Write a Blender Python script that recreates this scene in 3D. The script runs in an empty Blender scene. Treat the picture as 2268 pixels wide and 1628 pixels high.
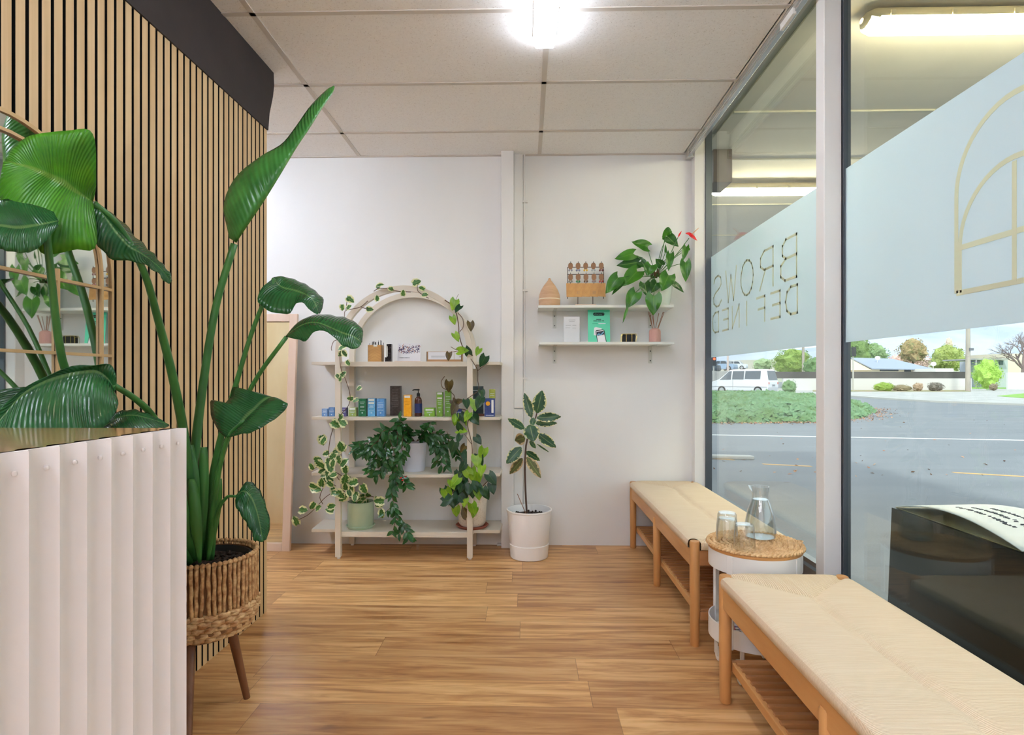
TUBE, TUBEW = 40, 44
import bpy, bmesh, math, random
from mathutils import Vector, Matrix, noise
R = random.Random(7)
PI = math.pi
scene = bpy.context.scene
COL = scene.collection
# ---------------------------------------------------------------- camera model
F, CX, HY, EYE = 1322.0, 1134.0, 838.0, 1.12
YAW = math.radians(1.34)
CA, SA = math.cos(YAW), math.sin(YAW)
def at(px, py, d=None, x=None, y=None, z=None):
    """photo pixel -> the world point where its sight line meets a plane of the room (or a depth)"""
    u, v = (px - CX) / F, (HY - py) / F
    D = Vector((-SA + u * CA, CA + u * SA, v))
    if d is not None: t = d
    elif y is not None: t = y / D.y
    elif x is not None: t = x / D.x
    else: t = (z - EYE) / v
    return Vector((D.x * t, D.y * t, EYE + D.z * t))
cam = bpy.data.cameras.new('camera'); camo = bpy.data.objects.new('camera', cam); COL.objects.link(camo)
camo.location = (0, 0, EYE); camo.rotation_euler = (PI / 2, 0, YAW)
cam.sensor_width = 36; cam.lens = 36 * F / 2268; cam.shift_y = (HY - 814) / 2268
cam.clip_start = .02; cam.clip_end = 3000
scene.camera = camo
# ---------------------------------------------------------------- materials
def lin(c):
    return tuple(((v / 255) / 12.92 if v / 255 <= .04045 else ((v / 255 + .055) / 1.055) ** 2.4) for v in c[:3]) + (1,)
class NT:
    def __init__(s, m): s.t = m.node_tree; s.n = s.t.nodes; s.l = s.t.links
    def new(s, ty, **kw):
        n = s.n.new(ty)
        for k, v in kw.items():
            if k.startswith('i_'):
                k = k[2:]; k = int(k) if k.isdigit() else k.replace('_', ' ')
                if isinstance(v, bpy.types.NodeSocket): s.l.new(v, n.inputs[k])
                else: n.inputs[k].default_value = v
            else: setattr(n, k, v)
        return n
    def math(s, op, a, b=0, c=None):
        n = s.n.new('ShaderNodeMath'); n.operation = op
        for i, v in enumerate((a, b) if c is None else (a, b, c)):
            if isinstance(v, bpy.types.NodeSocket): s.l.new(v, n.inputs[i])
            else: n.inputs[i].default_value = v
        return n.outputs[0]
    def mix(s, f, a, b):
        n = s.n.new('ShaderNodeMix'); n.data_type = 'RGBA'
        for i, v in ((0, f), (6, a), (7, b)):
            if isinstance(v, bpy.types.NodeSocket): s.l.new(v, n.inputs[i])
            else: n.inputs[i].default_value = v
        return n.outputs[2]
    def coord(s, kind='Object', scale=(1, 1, 1)):
        c = s.n.new('ShaderNodeTexCoord'); m = s.n.new('ShaderNodeMapping'); s.l.new(c.outputs[kind], m.inputs[0])
        m.inputs['Scale'].default_value = scale; return m.outputs[0]
    def noise(s, vec, scale, detail=3, rough=.55, dist=0):
        n = s.new('ShaderNodeTexNoise', i_Scale=scale, i_Detail=detail, i_Roughness=rough, i_Distortion=dist); s.l.new(vec, n.inputs['Vector']); return n.outputs[0]
    def ramp(s, f, stops):
        n = s.n.new('ShaderNodeValToRGB'); s.l.new(f, n.inputs[0]); e = n.color_ramp.elements
        e[0].position, e[0].color = stops[0]; e[1].position, e[1].color = stops[-1]
        for p, c in stops[1:-1]: k = e.new(p); k.color = c
        return n.outputs[0]
def newmat(name):
    m = bpy.data.materials.new(name); m.use_nodes = True
    return m, NT(m), m.node_tree.nodes['Principled BSDF'], m.node_tree.nodes['Material Output']
def mat(name, c, rough=.5, metal=0, spec=.5, c2=None, vs=(8, 8, 8), vd=3, lo=.35, hi=.65, bump=None, bs=(60, 60, 60), trans=0, coat=0, ior=1.45, emit=0, ecol=None, alpha=1, sheen=0, sub=0):
    m, t, b, o = newmat(name)
    b.inputs['Roughness'].default_value = rough; b.inputs['Metallic'].default_value = metal
    b.inputs['Specular IOR Level'].default_value = spec; b.inputs['Transmission Weight'].default_value = trans
    b.inputs['Coat Weight'].default_value = coat; b.inputs['IOR'].default_value = ior; b.inputs['Alpha'].default_value = alpha
    b.inputs['Coat Roughness'].default_value = .15
    b.inputs['Sheen Weight'].default_value = sheen
    b.inputs['Base Color'].default_value = lin(c)
    if c2:
        n = t.noise(t.coord(scale=vs), 1, vd)
        r = t.new('ShaderNodeMapRange', i_From_Min=lo, i_From_Max=hi); t.l.new(n, r.inputs[0])
        t.l.new(t.mix(r.outputs[0], lin(c), lin(c2)), b.inputs['Base Color'])
    if bump:
        n = t.noise(t.coord(scale=bs), 1, 4)
        k = t.new('ShaderNodeBump', i_Strength=bump, i_Distance=.004); t.l.new(n, k.inputs['Height']); t.l.new(k.outputs[0], b.inputs['Normal'])
    if emit:
        b.inputs['Emission Color'].default_value = lin(ecol or c); b.inputs['Emission Strength'].default_value = emit
    return m
M = {}
M['wall'] = mat('wall_paint', (236, 236, 234), .6, c2=(231, 231, 229), vs=(1.4, 1.4, .8), bump=.12, bs=(40, 40, 6))
M['white'] = mat('white_paint', (232, 230, 227), .4)
M['shelfw'] = mat('shelf_white', (226, 228, 222), .4)
M['metalw'] = mat('white_metal', (232, 232, 228), .3)
M['plastic'] = mat('white_plastic', (246, 245, 243), .35)
M['alu'] = mat('grey_aluminium', (150, 156, 160), .35, metal=.6)
M['alud'] = mat('dark_aluminium', (88, 94, 100), .4, metal=.5)
M['silver'] = mat('silver_track', (205, 206, 205), .25, metal=.7)
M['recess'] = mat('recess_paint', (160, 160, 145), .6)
M['black'] = mat('black', (18, 17, 18), .5)
M['felt'] = mat('black_felt', (10, 9, 9), .9, bump=.3)
M['valance'] = mat('charcoal_board', (58, 50, 48), .75, c2=(52, 45, 43), vs=(5, 5, 5), bump=.1)
M['oak'] = mat('oak', (212, 160, 100), .42, c2=(194, 138, 80), vs=(14, 2.2, 14), vd=5, bump=.06, bs=(90, 12, 90))
M['oakz'] = mat('oak_upright', (208, 154, 96), .42, c2=(188, 132, 76), vs=(20, 20, 2.2), vd=5, bump=.06, bs=(90, 90, 12))
M['oakd'] = mat('oak_slats', (186, 132, 82), .5, c2=(164, 110, 66), vs=(3, 14, 14), vd=5)
M['slat'] = mat('slat_veneer', (222, 192, 148), .5, c2=(205, 171, 124), vs=(34, 34, 1.1), vd=6, bump=.05, bs=(200, 200, 4))
M['pink'] = mat('pale_wood', (232, 208, 190), .5, c2=(226, 199, 178), vs=(12, 12, 1.5))
M['ply'] = mat('plywood', (246, 222, 178), .5, c2=(232, 200, 150), vs=(2.2, 2.2, .7), vd=4)
M['unit'] = mat('cream_lacquer', (222, 214, 198), .4, c2=(216, 206, 190), vs=(3, 3, 3))
M['soil'] = mat('soil', (38, 27, 22), .95, c2=(70, 52, 42), vs=(90, 90, 90), lo=.45, hi=.7, bump=1, bs=(150, 150, 150))
M['walnut'] = mat('walnut', (128, 84, 56), .45, c2=(104, 64, 40), vs=(30, 30, 4))
M['terra'] = mat('terracotta', (150, 82, 62), .6)
M['sage'] = mat('sage_glaze', (192, 212, 184), .25, c2=(178, 202, 172), vs=(9, 9, 4), coat=.4)
M['speck'] = mat('speckled_stoneware', (226, 216, 200), .5, c2=(176, 154, 130), vs=(160, 160, 160), lo=.56, hi=.7)
M['gold'] = mat('brushed_gold', (206, 164, 104), .35, metal=.85)
M['goldw'] = mat('gold_wood', (206, 172, 122), .4)
M['mirror'] = mat('mirror_glass', (235, 240, 238), .015, metal=1)
M['seagrass'] = mat('seagrass', (208, 168, 118), .7, c2=(160, 112, 68), vs=(60, 60, 60), bump=.8, bs=(120, 120, 120))
M['braid'] = mat('mat_braid', (232, 196, 146), .6, c2=(204, 160, 108), vs=(30, 30, 60), bump=.5, bs=(100, 100, 160))
M['husk'] = mat('husk_braid', (220, 186, 138), .6, c2=(170, 118, 72), vs=(30, 30, 60), bump=.6, bs=(100, 100, 160))
M['pinkcer'] = mat('pink_ceramic', (206, 158, 146), .6)
M['diffw'] = mat('diffuser_wood', (214, 176, 140), .5, c2=(198, 158, 122), vs=(10, 10, 60))
M['reed'] = mat('reed', (150, 102, 74), .7)
M['mint'] = mat('mint_card', (98, 214, 176), .4)
M['mintd'] = mat('mint_card_top', (64, 190, 148), .4)
M['paper'] = mat('paper', (236, 236, 240), .5)
M['ink'] = mat('ink', (30, 32, 36), .6)
M['inkg'] = mat('grey_ink', (140, 142, 148), .6)
M['kraft'] = mat('kraft_card', (208, 160, 100), .7, c2=(196, 146, 88), vs=(30, 30, 30))
M['kraftd'] = mat('brown_tag', (150, 112, 84), .7)
M['wire'] = mat('dark_wire', (44, 30, 26), .4, metal=.5)
M['brown'] = mat('vine_stem', (92, 66, 44), .6)
M['greenst'] = mat('green_stem', (60, 110, 44), .45)
M['bop'] = mat('petiole', (66, 122, 56), .35, c2=(48, 98, 44), vs=(20, 20, 3))
M['trunk'] = mat('ficus_stem', (84, 62, 52), .7)
def leafmat(name, c1, c2, edge=None, rough=.32, ribs=0, e0=.45, trans=.25, vein=None):
    """c1/c2 blotched green; edge = cream margin that begins at e0 of the half width; ribs = cross veins"""
    m, t, b, o = newmat(name)
    uv = t.new('ShaderNodeUVMap').outputs[0]
    sp = t.new('ShaderNodeSeparateXYZ'); t.l.new(uv, sp.inputs[0])
    n = t.noise(t.coord(scale=(16, 16, 16)), 1, 3)
    r = t.new('ShaderNodeMapRange', i_From_Min=.35, i_From_Max=.65); t.l.new(n, r.inputs[0])
    c = t.mix(r.outputs[0], lin(c1), lin(c2))
    au = t.math('ABSOLUTE', sp.outputs[0])
    if edge:
        n2 = t.noise(t.coord(scale=(90, 90, 90)), 1, 3)
        k = t.math('ADD', au, t.math('MULTIPLY', t.math('SUBTRACT', n2, .5), 1.3))
        r2 = t.new('ShaderNodeMapRange', i_From_Min=e0, i_From_Max=e0 + .12); t.l.new(k, r2.inputs[0])
        c = t.mix(r2.outputs[0], c, lin(edge))
    r3 = t.new('ShaderNodeMapRange', i_From_Min=.03, i_From_Max=.07, i_To_Min=1, i_To_Max=0); t.l.new(au, r3.inputs[0])
    c = t.mix(t.math('MULTIPLY', r3.outputs[0], .5), c, lin(vein or (150, 190, 100)))
    t.l.new(c, b.inputs['Base Color'])
    b.inputs['Roughness'].default_value = rough; b.inputs['Specular IOR Level'].default_value = .5
    if ribs:
        w = t.math('SINE', t.math('MULTIPLY', t.math('ADD', sp.outputs[1], t.math('MULTIPLY', au, -.1)), ribs))
        k = t.new('ShaderNodeBump', i_Strength=.35, i_Distance=.0025); t.l.new(w, k.inputs['Height']); t.l.new(k.outputs[0], b.inputs['Normal'])
    tr = t.new('ShaderNodeBsdfTranslucent'); t.l.new(c, tr.inputs[0])
    ms = t.new('ShaderNodeMixShader', i_0=trans); t.l.new(b.outputs[0], ms.inputs[1]); t.l.new(tr.outputs[0], ms.inputs[2]); t.l.new(ms.outputs[0], o.inputs[0])
    return m
M['bopleaf'] = leafmat('paradise_leaf', (74, 148, 66), (54, 124, 54), ribs=230, rough=.24, vein=(120, 170, 80))
M['boplight'] = leafmat('young_paradise_leaf', (90, 168, 40), (66, 142, 36), ribs=230, rough=.3, trans=.4, vein=(150, 190, 80))
M['bopdark'] = leafmat('dark_paradise_leaf', (44, 104, 52), (30, 82, 40), ribs=200, rough=.2, vein=(120, 160, 90))
M['anth'] = leafmat('anthurium_leaf', (70, 134, 30), (44, 102, 24), vein=(110, 160, 60))
M['anthd'] = leafmat('dark_anthurium_leaf', (48, 106, 30), (34, 84, 26))
M['red'] = mat('red_spathe', (222, 34, 44), .25)
M['spad'] = mat('spadix', (216, 150, 100), .5)
M['pothos'] = leafmat('variegated_leaf', (72, 124, 50), (50, 96, 40), edge=(226, 228, 176), e0=.55)
M['phyel'] = leafmat('lime_leaf', (150, 190, 40), (110, 160, 36), vein=(190, 210, 90))
M['phdk'] = leafmat('dark_heart_leaf', (34, 78, 42), (26, 62, 34), vein=(90, 130, 60))
M['phbr'] = leafmat('bronze_leaf', (96, 78, 34), (70, 58, 30), vein=(150, 140, 60))
M['lip'] = leafmat('lipstick_leaf', (52, 108, 50), (32, 78, 36), vein=(70, 120, 60), rough=.25)
M['ficus'] = leafmat('ficus_leaf', (46, 92, 50), (30, 72, 42), edge=(232, 228, 168), e0=.78, vein=(170, 190, 120))
M['ficusb'] = leafmat('old_ficus_leaf', (104, 112, 62), (90, 86, 58), edge=(206, 180, 138), e0=.6)
# cord seat
def cord(name, axis):
    m, t, b, o = newmat(name)
    s = t.new('ShaderNodeSeparateXYZ'); t.l.new(t.coord(), s.inputs[0])
    n = t.noise(t.coord(scale=(7, 7, 7)), 1, 3); f = t.noise(t.coord(scale=((9, 240, 60) if axis == 1 else (240, 9, 60))), 1, 3)
    w = t.math('SINE', t.math('ADD', t.math('MULTIPLY', s.outputs[axis], 2 * PI / (.0042 if axis == 1 else .0055)), t.math('MULTIPLY', n, 5)))
    c = t.mix(f, lin((228, 202, 166)), lin((248, 234, 210)))
    c = t.mix(t.math('MULTIPLY', t.math('SUBTRACT', .45, t.math('MULTIPLY', w, .5)), .28 if axis == 1 else .55), c, lin((176, 136, 88)))
    t.l.new(c, b.inputs['Base Color']); b.inputs['Roughness'].default_value = .75
    k = t.new('ShaderNodeBump', i_Strength=.35, i_Distance=.002); t.l.new(w, k.inputs['Height']); t.l.new(k.outputs[0], b.inputs['Normal'])
    return m
M['cord'] = cord('paper_cord', 1); M['corde'] = cord('paper_cord_end', 0)
# floor planks run along x
def floormat():
    m, t, b, o = newmat('oak_plank_floor')
    s = t.new('ShaderNodeSeparateXYZ'); t.l.new(t.coord(), s.inputs[0]); X, Y = s.outputs[0], s.outputs[1]
    ry = t.math('ADD', t.math('DIVIDE', Y, .178), .565); row = t.math('FLOOR', ry)
    wn = t.new('ShaderNodeTexWhiteNoise', noise_dimensions='1D'); t.l.new(row, wn.inputs['W'])
    cx = t.math('ADD', t.math('DIVIDE', X, 1.22), t.math('MULTIPLY', wn.outputs[0], 7.31)); col = t.math('FLOOR', cx)
    cb = t.new('ShaderNodeCombineXYZ'); t.l.new(row, cb.inputs[0]); t.l.new(col, cb.inputs[1])
    w2 = t.new('ShaderNodeTexWhiteNoise', noise_dimensions='2D'); t.l.new(cb.outputs[0], w2.inputs[0]); pid = w2.outputs[0]
    c2 = t.new('ShaderNodeCombineXYZ'); t.l.new(t.math('ADD', t.math('MULTIPLY', X, 1.5), t.math('MULTIPLY', pid, 31)), c2.inputs[0]); t.l.new(t.math('MULTIPLY', Y, 17), c2.inputs[1]); t.l.new(pid, c2.inputs[2])
    g = t.noise(c2.outputs[0], 1.6, 6, .62, .6)
    c3 = t.new('ShaderNodeCombineXYZ'); t.l.new(t.math('ADD', t.math('MULTIPLY', X, 5), t.math('MULTIPLY', pid, 57)), c3.inputs[0]); t.l.new(t.math('MULTIPLY', Y, 16), c3.inputs[1])
    kn = t.noise(c3.outputs[0], 1.0, 2)
    c = t.ramp(g, [(.26, lin((146, 96, 54))), (.43, lin((200, 150, 98))), (.58, lin((230, 188, 134))), (.8, lin((242, 210, 166)))])
    kr = t.new('ShaderNodeMapRange', i_From_Min=.70, i_From_Max=.82); t.l.new(kn, kr.inputs[0])
    c = t.mix(t.math('MULTIPLY', kr.outputs[0], .7), c, lin((112, 66, 34)))
    pr = t.ramp(pid, [(0, lin((218, 204, 190))), (.5, lin((240, 232, 222))), (1, lin((255, 250, 238)))])
    mu = t.new('ShaderNodeMix', data_type='RGBA', blend_type='MULTIPLY'); mu.inputs[0].default_value = 1; t.l.new(c, mu.inputs[6]); t.l.new(pr, mu.inputs[7]); c = mu.outputs[2]
    fy = t.math('FRACT', ry); fx = t.math('FRACT', cx)
    e = t.math('MAXIMUM', t.math('LESS_THAN', fy, .012), t.math('LESS_THAN', fx, .0018))
    c = t.mix(t.math('MULTIPLY', e, .55), c, lin((84, 50, 28)))
    t.l.new(c, b.inputs['Base Color'])
    t.l.new(t.math('ADD', .3, t.math('MULTIPLY', g, .16)), b.inputs['Roughness'])
    k = t.new('ShaderNodeBump', i_Strength=.08, i_Distance=.002); t.l.new(g, k.inputs['Height']); t.l.new(k.outputs[0], b.inputs['Normal'])
    return m
M['floor'] = floormat()
def tilemat():
    m, t, b, o = newmat('ceiling_tile')
    a = t.noise(t.coord(scale=(170, 170, 170)), 1, 2); r = t.new('ShaderNodeMapRange', i_From_Min=.62, i_From_Max=.70); t.l.new(a, r.inputs[0])
    a2 = t.noise(t.coord(scale=(60, 60, 60)), 1, 4)
    c = t.mix(a2, lin((236, 234, 232)), lin((248, 247, 245))); c = t.mix(t.math('MULTIPLY', r.outputs[0], .45), c, lin((170, 158, 146)))
    t.l.new(c, b.inputs['Base Color']); b.inputs['Roughness'].default_value = .9
    k = t.new('ShaderNodeBump', i_Strength=.4, i_Distance=.002); t.l.new(a2, k.inputs['Height']); t.l.new(k.outputs[0], b.inputs['Normal'])
    return m
M['tile'] = tilemat()
def glassmat(name, tint=(235, 245, 240), rough=0.0, extra=1.0, dirt=0):
    m, t, b, o = newmat(name); t.n.remove(b)
    g = t.new('ShaderNodeNewGeometry'); dn = t.new('ShaderNodeVectorMath', operation='DOT_PRODUCT'); t.l.new(g.outputs['Normal'], dn.inputs[0]); t.l.new(g.outputs['Incoming'], dn.inputs[1])
    c = t.math('ABSOLUTE', dn.outputs['Value']); f = t.math('ADD', .04, t.math('MULTIPLY', t.math('POWER', t.math('SUBTRACT', 1, c), 5), .96))
    f = t.math('MULTIPLY', f, extra)
    tr = t.new('ShaderNodeBsdfTransparent', i_Color=lin(tint)); gl = t.new('ShaderNodeBsdfGlossy', i_Roughness=rough)
    ms = t.new('ShaderNodeMixShader'); t.l.new(f, ms.inputs[0]); t.l.new(tr.outputs[0], ms.inputs[1]); t.l.new(gl.outputs[0], ms.inputs[2]); t.l.new(ms.outputs[0], o.inputs[0])
    return m
M['glass'] = glassmat('window_glass', (244, 250, 247), 0, 1.0)
M['tumbler'] = glassmat('tumbler_glass', (253, 254, 254), 0, 1.9)
def filmmat(name, c, dif=.35):
    m, t, b, o = newmat(name); t.n.remove(b)
    g = t.new('ShaderNodeNewGeometry'); dn = t.new('ShaderNodeVectorMath', operation='DOT_PRODUCT'); t.l.new(g.outputs['Normal'], dn.inputs[0]); t.l.new(g.outputs['Incoming'], dn.inputs[1])
    cc = t.math('ABSOLUTE', dn.outputs['Value']); f = t.math('ADD', .04, t.math('MULTIPLY', t.math('POWER', t.math('SUBTRACT', 1, cc), 5), .96))
    tl = t.new('ShaderNodeBsdfTranslucent', i_Color=lin(c)); df = t.new('ShaderNodeBsdfDiffuse', i_Color=lin(c)); gl = t.new('ShaderNodeBsdfGlossy', i_Roughness=.03)
    m1 = t.new('ShaderNodeMixShader', i_0=dif); t.l.new(tl.outputs[0], m1.inputs[1]); t.l.new(df.outputs[0], m1.inputs[2])
    m2 = t.new('ShaderNodeMixShader'); t.l.new(f, m2.inputs[0]); t.l.new(m1.outputs[0], m2.inputs[1]); t.l.new(gl.outputs[0], m2.inputs[2]); t.l.new(m2.outputs[0], o.inputs[0])
    return m
M['film'] = filmmat('frosted_film', (236, 249, 255), .4); M['filmc'] = filmmat('cream_film', (244, 246, 222), .55)
M['tube'] = mat('fill_tube', (255, 255, 255), .5, emit=TUBE, ecol=(226, 236, 255))  # for the added unseen fill battens only, brighter than the visible one
M['tubef'] = mat('lamp_tube_front', (255, 255, 255), .5, emit=15, ecol=(232, 240, 255))
M['tubew'] = mat('warm_tube', (255, 250, 235), .5, emit=TUBEW, ecol=(255, 238, 205))
# ---------------------------------------------------------------- mesh builder
ORG = {}
class MB:
    def __init__(s): s.v = []; s.f = []; s.m = []; s.uv = {}; s.cur = 0
    def add(s, vs, fs, uvs=None):
        o = len(s.v); s.v += [Vector(v) for v in vs]
        for f in fs: s.f.append(tuple(i + o for i in f)); s.m.append(s.cur)
        if uvs:
            for i, u in enumerate(uvs): s.uv[o + i] = u
        return s
    def box(s, x0, x1, y0, y1, z0, z1, mx=None):
        v = [(x, y, z) for z in (z0, z1) for y in (y0, y1) for x in (x0, x1)]
        if mx is not None: v = [mx @ Vector(p) for p in v]
        return s.add(v, [(0, 2, 3, 1), (4, 5, 7, 6), (0, 1, 5, 4), (2, 6, 7, 3), (0, 4, 6, 2), (1, 3, 7, 5)])
    def tube(s, pts, r, seg=8, cap=True, flat=None):
        pts = [Vector(p) for p in pts]; n = len(pts)
        rs = r if isinstance(r, (list, tuple)) else [r] * n
        vs = []; up = None
        for i, p in enumerate(pts):
            d = (pts[min(i + 1, n - 1)] - pts[max(i - 1, 0)]).normalized()
            if up is None: up = d.orthogonal().normalized()
            up = (up - d * up.dot(d))
            up = up.normalized() if up.length > 1e-6 else d.orthogonal().normalized()
            sd = d.cross(up)
            for k in range(seg):
                a = 2 * PI * k / seg; vs.append(p + (up * math.cos(a) + sd * math.sin(a)) * rs[i])
        fs = [(i * seg + k, i * seg + (k + 1) % seg, (i + 1) * seg + (k + 1) % seg, (i + 1) * seg + k) for i in range(n - 1) for k in range(seg)]
        if cap: fs += [tuple(range(seg - 1, -1, -1)), tuple((n - 1) * seg + k for k in range(seg))]
        return s.add(vs, fs)
    def lathe(s, c, prof, seg=32, sx=1, sy=1, cap=True):
        c = Vector(c); n = len(prof)
        vs = [c + Vector((r * sx * math.cos(2 * PI * k / seg), r * sy * math.sin(2 * PI * k / seg), z)) for r, z in prof for k in range(seg)]
        fs = [(i * seg + k, i * seg + (k + 1) % seg, (i + 1) * seg + (k + 1) % seg, (i + 1) * seg + k) for i in range(n - 1) for k in range(seg)]
        if cap:
            if prof[0][0] > 1e-5: fs.append(tuple(range(seg - 1, -1, -1)))
            if prof[-1][0] > 1e-5: fs.append(tuple((n - 1) * seg + k for k in range(seg)))
        return s.add(vs, fs)
    def prism(s, poly, vec):
        """poly: 3-D outline (convex or simple), extruded by vec"""
        n = len(poly); a = [Vector(p) for p in poly]; b = [p + Vector(vec) for p in a]
        return s.add(a + b, [tuple(range(n - 1, -1, -1)), tuple(range(n, 2 * n))] + [(i, (i + 1) % n, (i + 1) % n + n, i + n) for i in range(n)])
    def grid(s, rows, uvf=None, closed=False):
        n = len(rows); k = len(rows[0]); vs = [p for r in rows for p in r]
        fs = [(i * k + j, i * k + j + 1, (i + 1) * k + j + 1, (i + 1) * k + j) for i in range(n - 1) for j in range(k - 1)]
        uv = [(-1 + 2 * j / (k - 1), i / (n - 1)) for i in range(n) for j in range(k)]
        return s.add(vs, fs, uv)
    def ico(s, c, r, sub=2, nz=0, sc=(1, 1, 1), seed=0):
        bm = bmesh.new(); bmesh.ops.create_icosphere(bm, subdivisions=sub, radius=1)
        vs = []
        for v in bm.verts:
            p = v.co.copy(); k = 1 + nz * noise.noise(p * 2.2 + Vector((seed, seed * .7, 0)))
            vs.append(Vector(c) + Vector((p.x * sc[0], p.y * sc[1], p.z * sc[2])) * r * k)
        s.add(vs, [tuple(v.index for v in f.verts) for f in bm.faces]); bm.free(); return s
    def mat(s, i): s.cur = i; return s
    def build(s, name, mats, parent=None, org=(0, 0, 0), smooth=False, bevel=0, solid=0, kind=None, rot=0):
        org = ORG[parent.name] if parent is not None else Vector(org)
        me = bpy.data.meshes.new(name); me.from_pydata([v - org for v in s.v], [], s.f)
        for m in (mats if isinstance(mats, (list, tuple)) else [mats]): me.materials.append(M[m] if isinstance(m, str) else m)
        me.polygons.foreach_set('material_index', s.m)
        if s.uv:
            ul = me.uv_layers.new(name='UVMap')
            for lp in me.loops: ul.data[lp.index].uv = s.uv.get(lp.vertex_index, (0, 0))
        me.update()
        if smooth:
            me.polygons.foreach_set('use_smooth', [True] * len(me.polygons))
            if smooth != 2:
                try: me.set_sharp_from_angle(angle=math.radians(38))
                except Exception: pass
        o = bpy.data.objects.new(name, me); COL.objects.link(o); ORG[o.name] = org
        if parent is not None: o.parent = parent
        else: o.location = org
        if bevel:
            b = o.modifiers.new('bevel', 'BEVEL'); b.width = bevel; b.segments = 2; b.limit_method = 'ANGLE'
        if solid:
            b = o.modifiers.new('solid', 'SOLIDIFY'); b.thickness = solid; b.offset = 0
        if kind: o['kind'] = kind
        return o
def tag(o, label, cat, group=None, kind=None):
    o['label'] = label; o['category'] = cat
    if group: o['group'] = group
    if kind: o['kind'] = kind
    return o
def thing(name, loc, label, cat, group=None):
    o = bpy.data.objects.new(name, None); COL.objects.link(o); o.location = loc; o.empty_display_size = .05
    ORG[o.name] = Vector(loc); return tag(o, label, cat, group)
def copy_tree(o, parent=None, loc=None):
    c = o.copy(); COL.objects.link(c)
    if parent is not None: c.parent = parent
    if loc is not None: c.location = loc
    for ch in list(o.children): copy_tree(ch, c)
    return c
def text(s, size, name='lettering', extrude=.0004, align='CENTER', spacing=1):
    cu = bpy.data.curves.new(name, 'FONT'); cu.body = s; cu.size = size; cu.extrude = extrude; cu.align_x = align; cu.align_y = 'CENTER'; cu.space_character = spacing
    cu.resolution_u = 3
    o = bpy.data.objects.new(name, cu); COL.objects.link(o); dg = bpy.context.evaluated_depsgraph_get()
    me = bpy.data.meshes.new_from_object(o.evaluated_get(dg)); vs = [v.co.copy() for v in me.vertices]; fs = [tuple(p.vertices) for p in me.polygons]
    bpy.data.objects.remove(o); bpy.data.meshes.remove(me); bpy.data.curves.remove(cu)
    return vs, fs
def cr(pts, n):
    """Catmull-Rom resample of vectors"""
    P = [Vector(p) for p in pts]; m = len(P) - 1; out = []
    for i in range(n):
        t = i / (n - 1) * m; k = min(int(t), m - 1); t -= k
        a = P[k - 1] if k else P[0] * 2 - P[1]; b, c = P[k], P[k + 1]; d = P[k + 2] if k + 2 <= m else P[m] * 2 - P[m - 1]
        out.append(.5 * ((2 * b) + (c - a) * t + (2 * a - 5 * b + 4 * c - d) * t * t + (3 * b - a - 3 * c + d) * t ** 3))
    return out
def S(name, mb, mats, **k): return mb.build(name, mats, kind='structure', **k)
SKY, SUN, EXPO = 1.15, 1.5, 0.86
# ================================================================ the room
YB, XG, ZC = 4.015, 1.205, 2.62          # back wall, glass plane, ceiling
S('floor', MB().box(-3.7, 1.19, -3.3, YB + .1, -.1, 0), 'floor')
S('wall_back', MB().box(-3.7, 1.222, YB, YB + .15, -.2, 2.95), 'wall')
S('wall_front', MB().box(-3.7, 1.35, -3.4, -3.25, -.2, 2.95), 'wall')
S('wall_far_left', MB().box(-3.8, -3.65, -3.4, YB + .15, -.2, 2.95), 'wall')
S('wall_right', MB().box(1.19, 1.262, -1.7, YB + .14, -.2, .30).box(1.15, 1.33, -3.3, -1.7, -.2, 2.9), 'wall')
S('ceiling', MB().box(-3.7, 1.055, -3.3, YB, ZC, ZC + .06).box(-3.7, 1.40, -3.3, YB + .1, ZC + .15, ZC + .25).box(1.05, 1.065, -3.3, YB, ZC + .0, ZC + .2), 'tile')
S('trim_recess', MB().box(1.065, 1.30, -3.3, YB, ZC + .13, ZC + .152), 'recess')
g = MB(); xs = [at(1195, 345, y=YB).x + 1.215 * k for k in range(-4, 1)]
for x in xs: g.box(x - .012, x + .012, -3.25, YB, ZC - .004, ZC + .002)
ys = [at(1195, p, z=ZC).y for p in (290, 182)]; st = ys[0] - ys[1]; k = 0
while ys[0] - k * st > -3.2:
    y = ys[0] - k * st; g.box(-3.65, 1.06, y - .012, y + .012, ZC - .004, ZC + .001); k += 1
g.box(-3.6, 1.06, YB - .018, YB, ZC - .006, ZC + .002)
S('trim_ceiling_grid', g, mat('grid_white', (206, 199, 190), .6))
# white column, strip and conduit on the back wall
x0, x1 = at(1110, 900, y=3.93).x, at(1138, 900, y=3.93).x
S('trim_column', MB().box(x0, x1, 3.93, YB, 0, ZC + .02), 'white', bevel=.003)
x2 = at(1158, 900, y=4.0).x
s = MB(); zz = at(1150, 905, y=4).z
s.box(x1, x2, 3.995, YB, 0, zz - .004).box(x1, x2, 3.995, YB, zz + .004, ZC)
s.box(x0 - .03, x0, 3.985, YB, 0, .012)
S('trim_strip', s, 'white', bevel=.002)
c = MB(); xc = x2 + .010
c.tube([(xc, 4.0, .0), (xc, 4.0, ZC)], .0065, 10)
for p in (447, 643, 838, 905): z = at(1160, p, y=4).z; c.box(xc - .01, xc + .022, 3.99, YB, z - .006, z + .006)
tag(c.build('conduit_pipe', 'white', org=(xc, 4, 0)), 'thin white pipe with clips running up the back wall beside the column', 'pipe')
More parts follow.
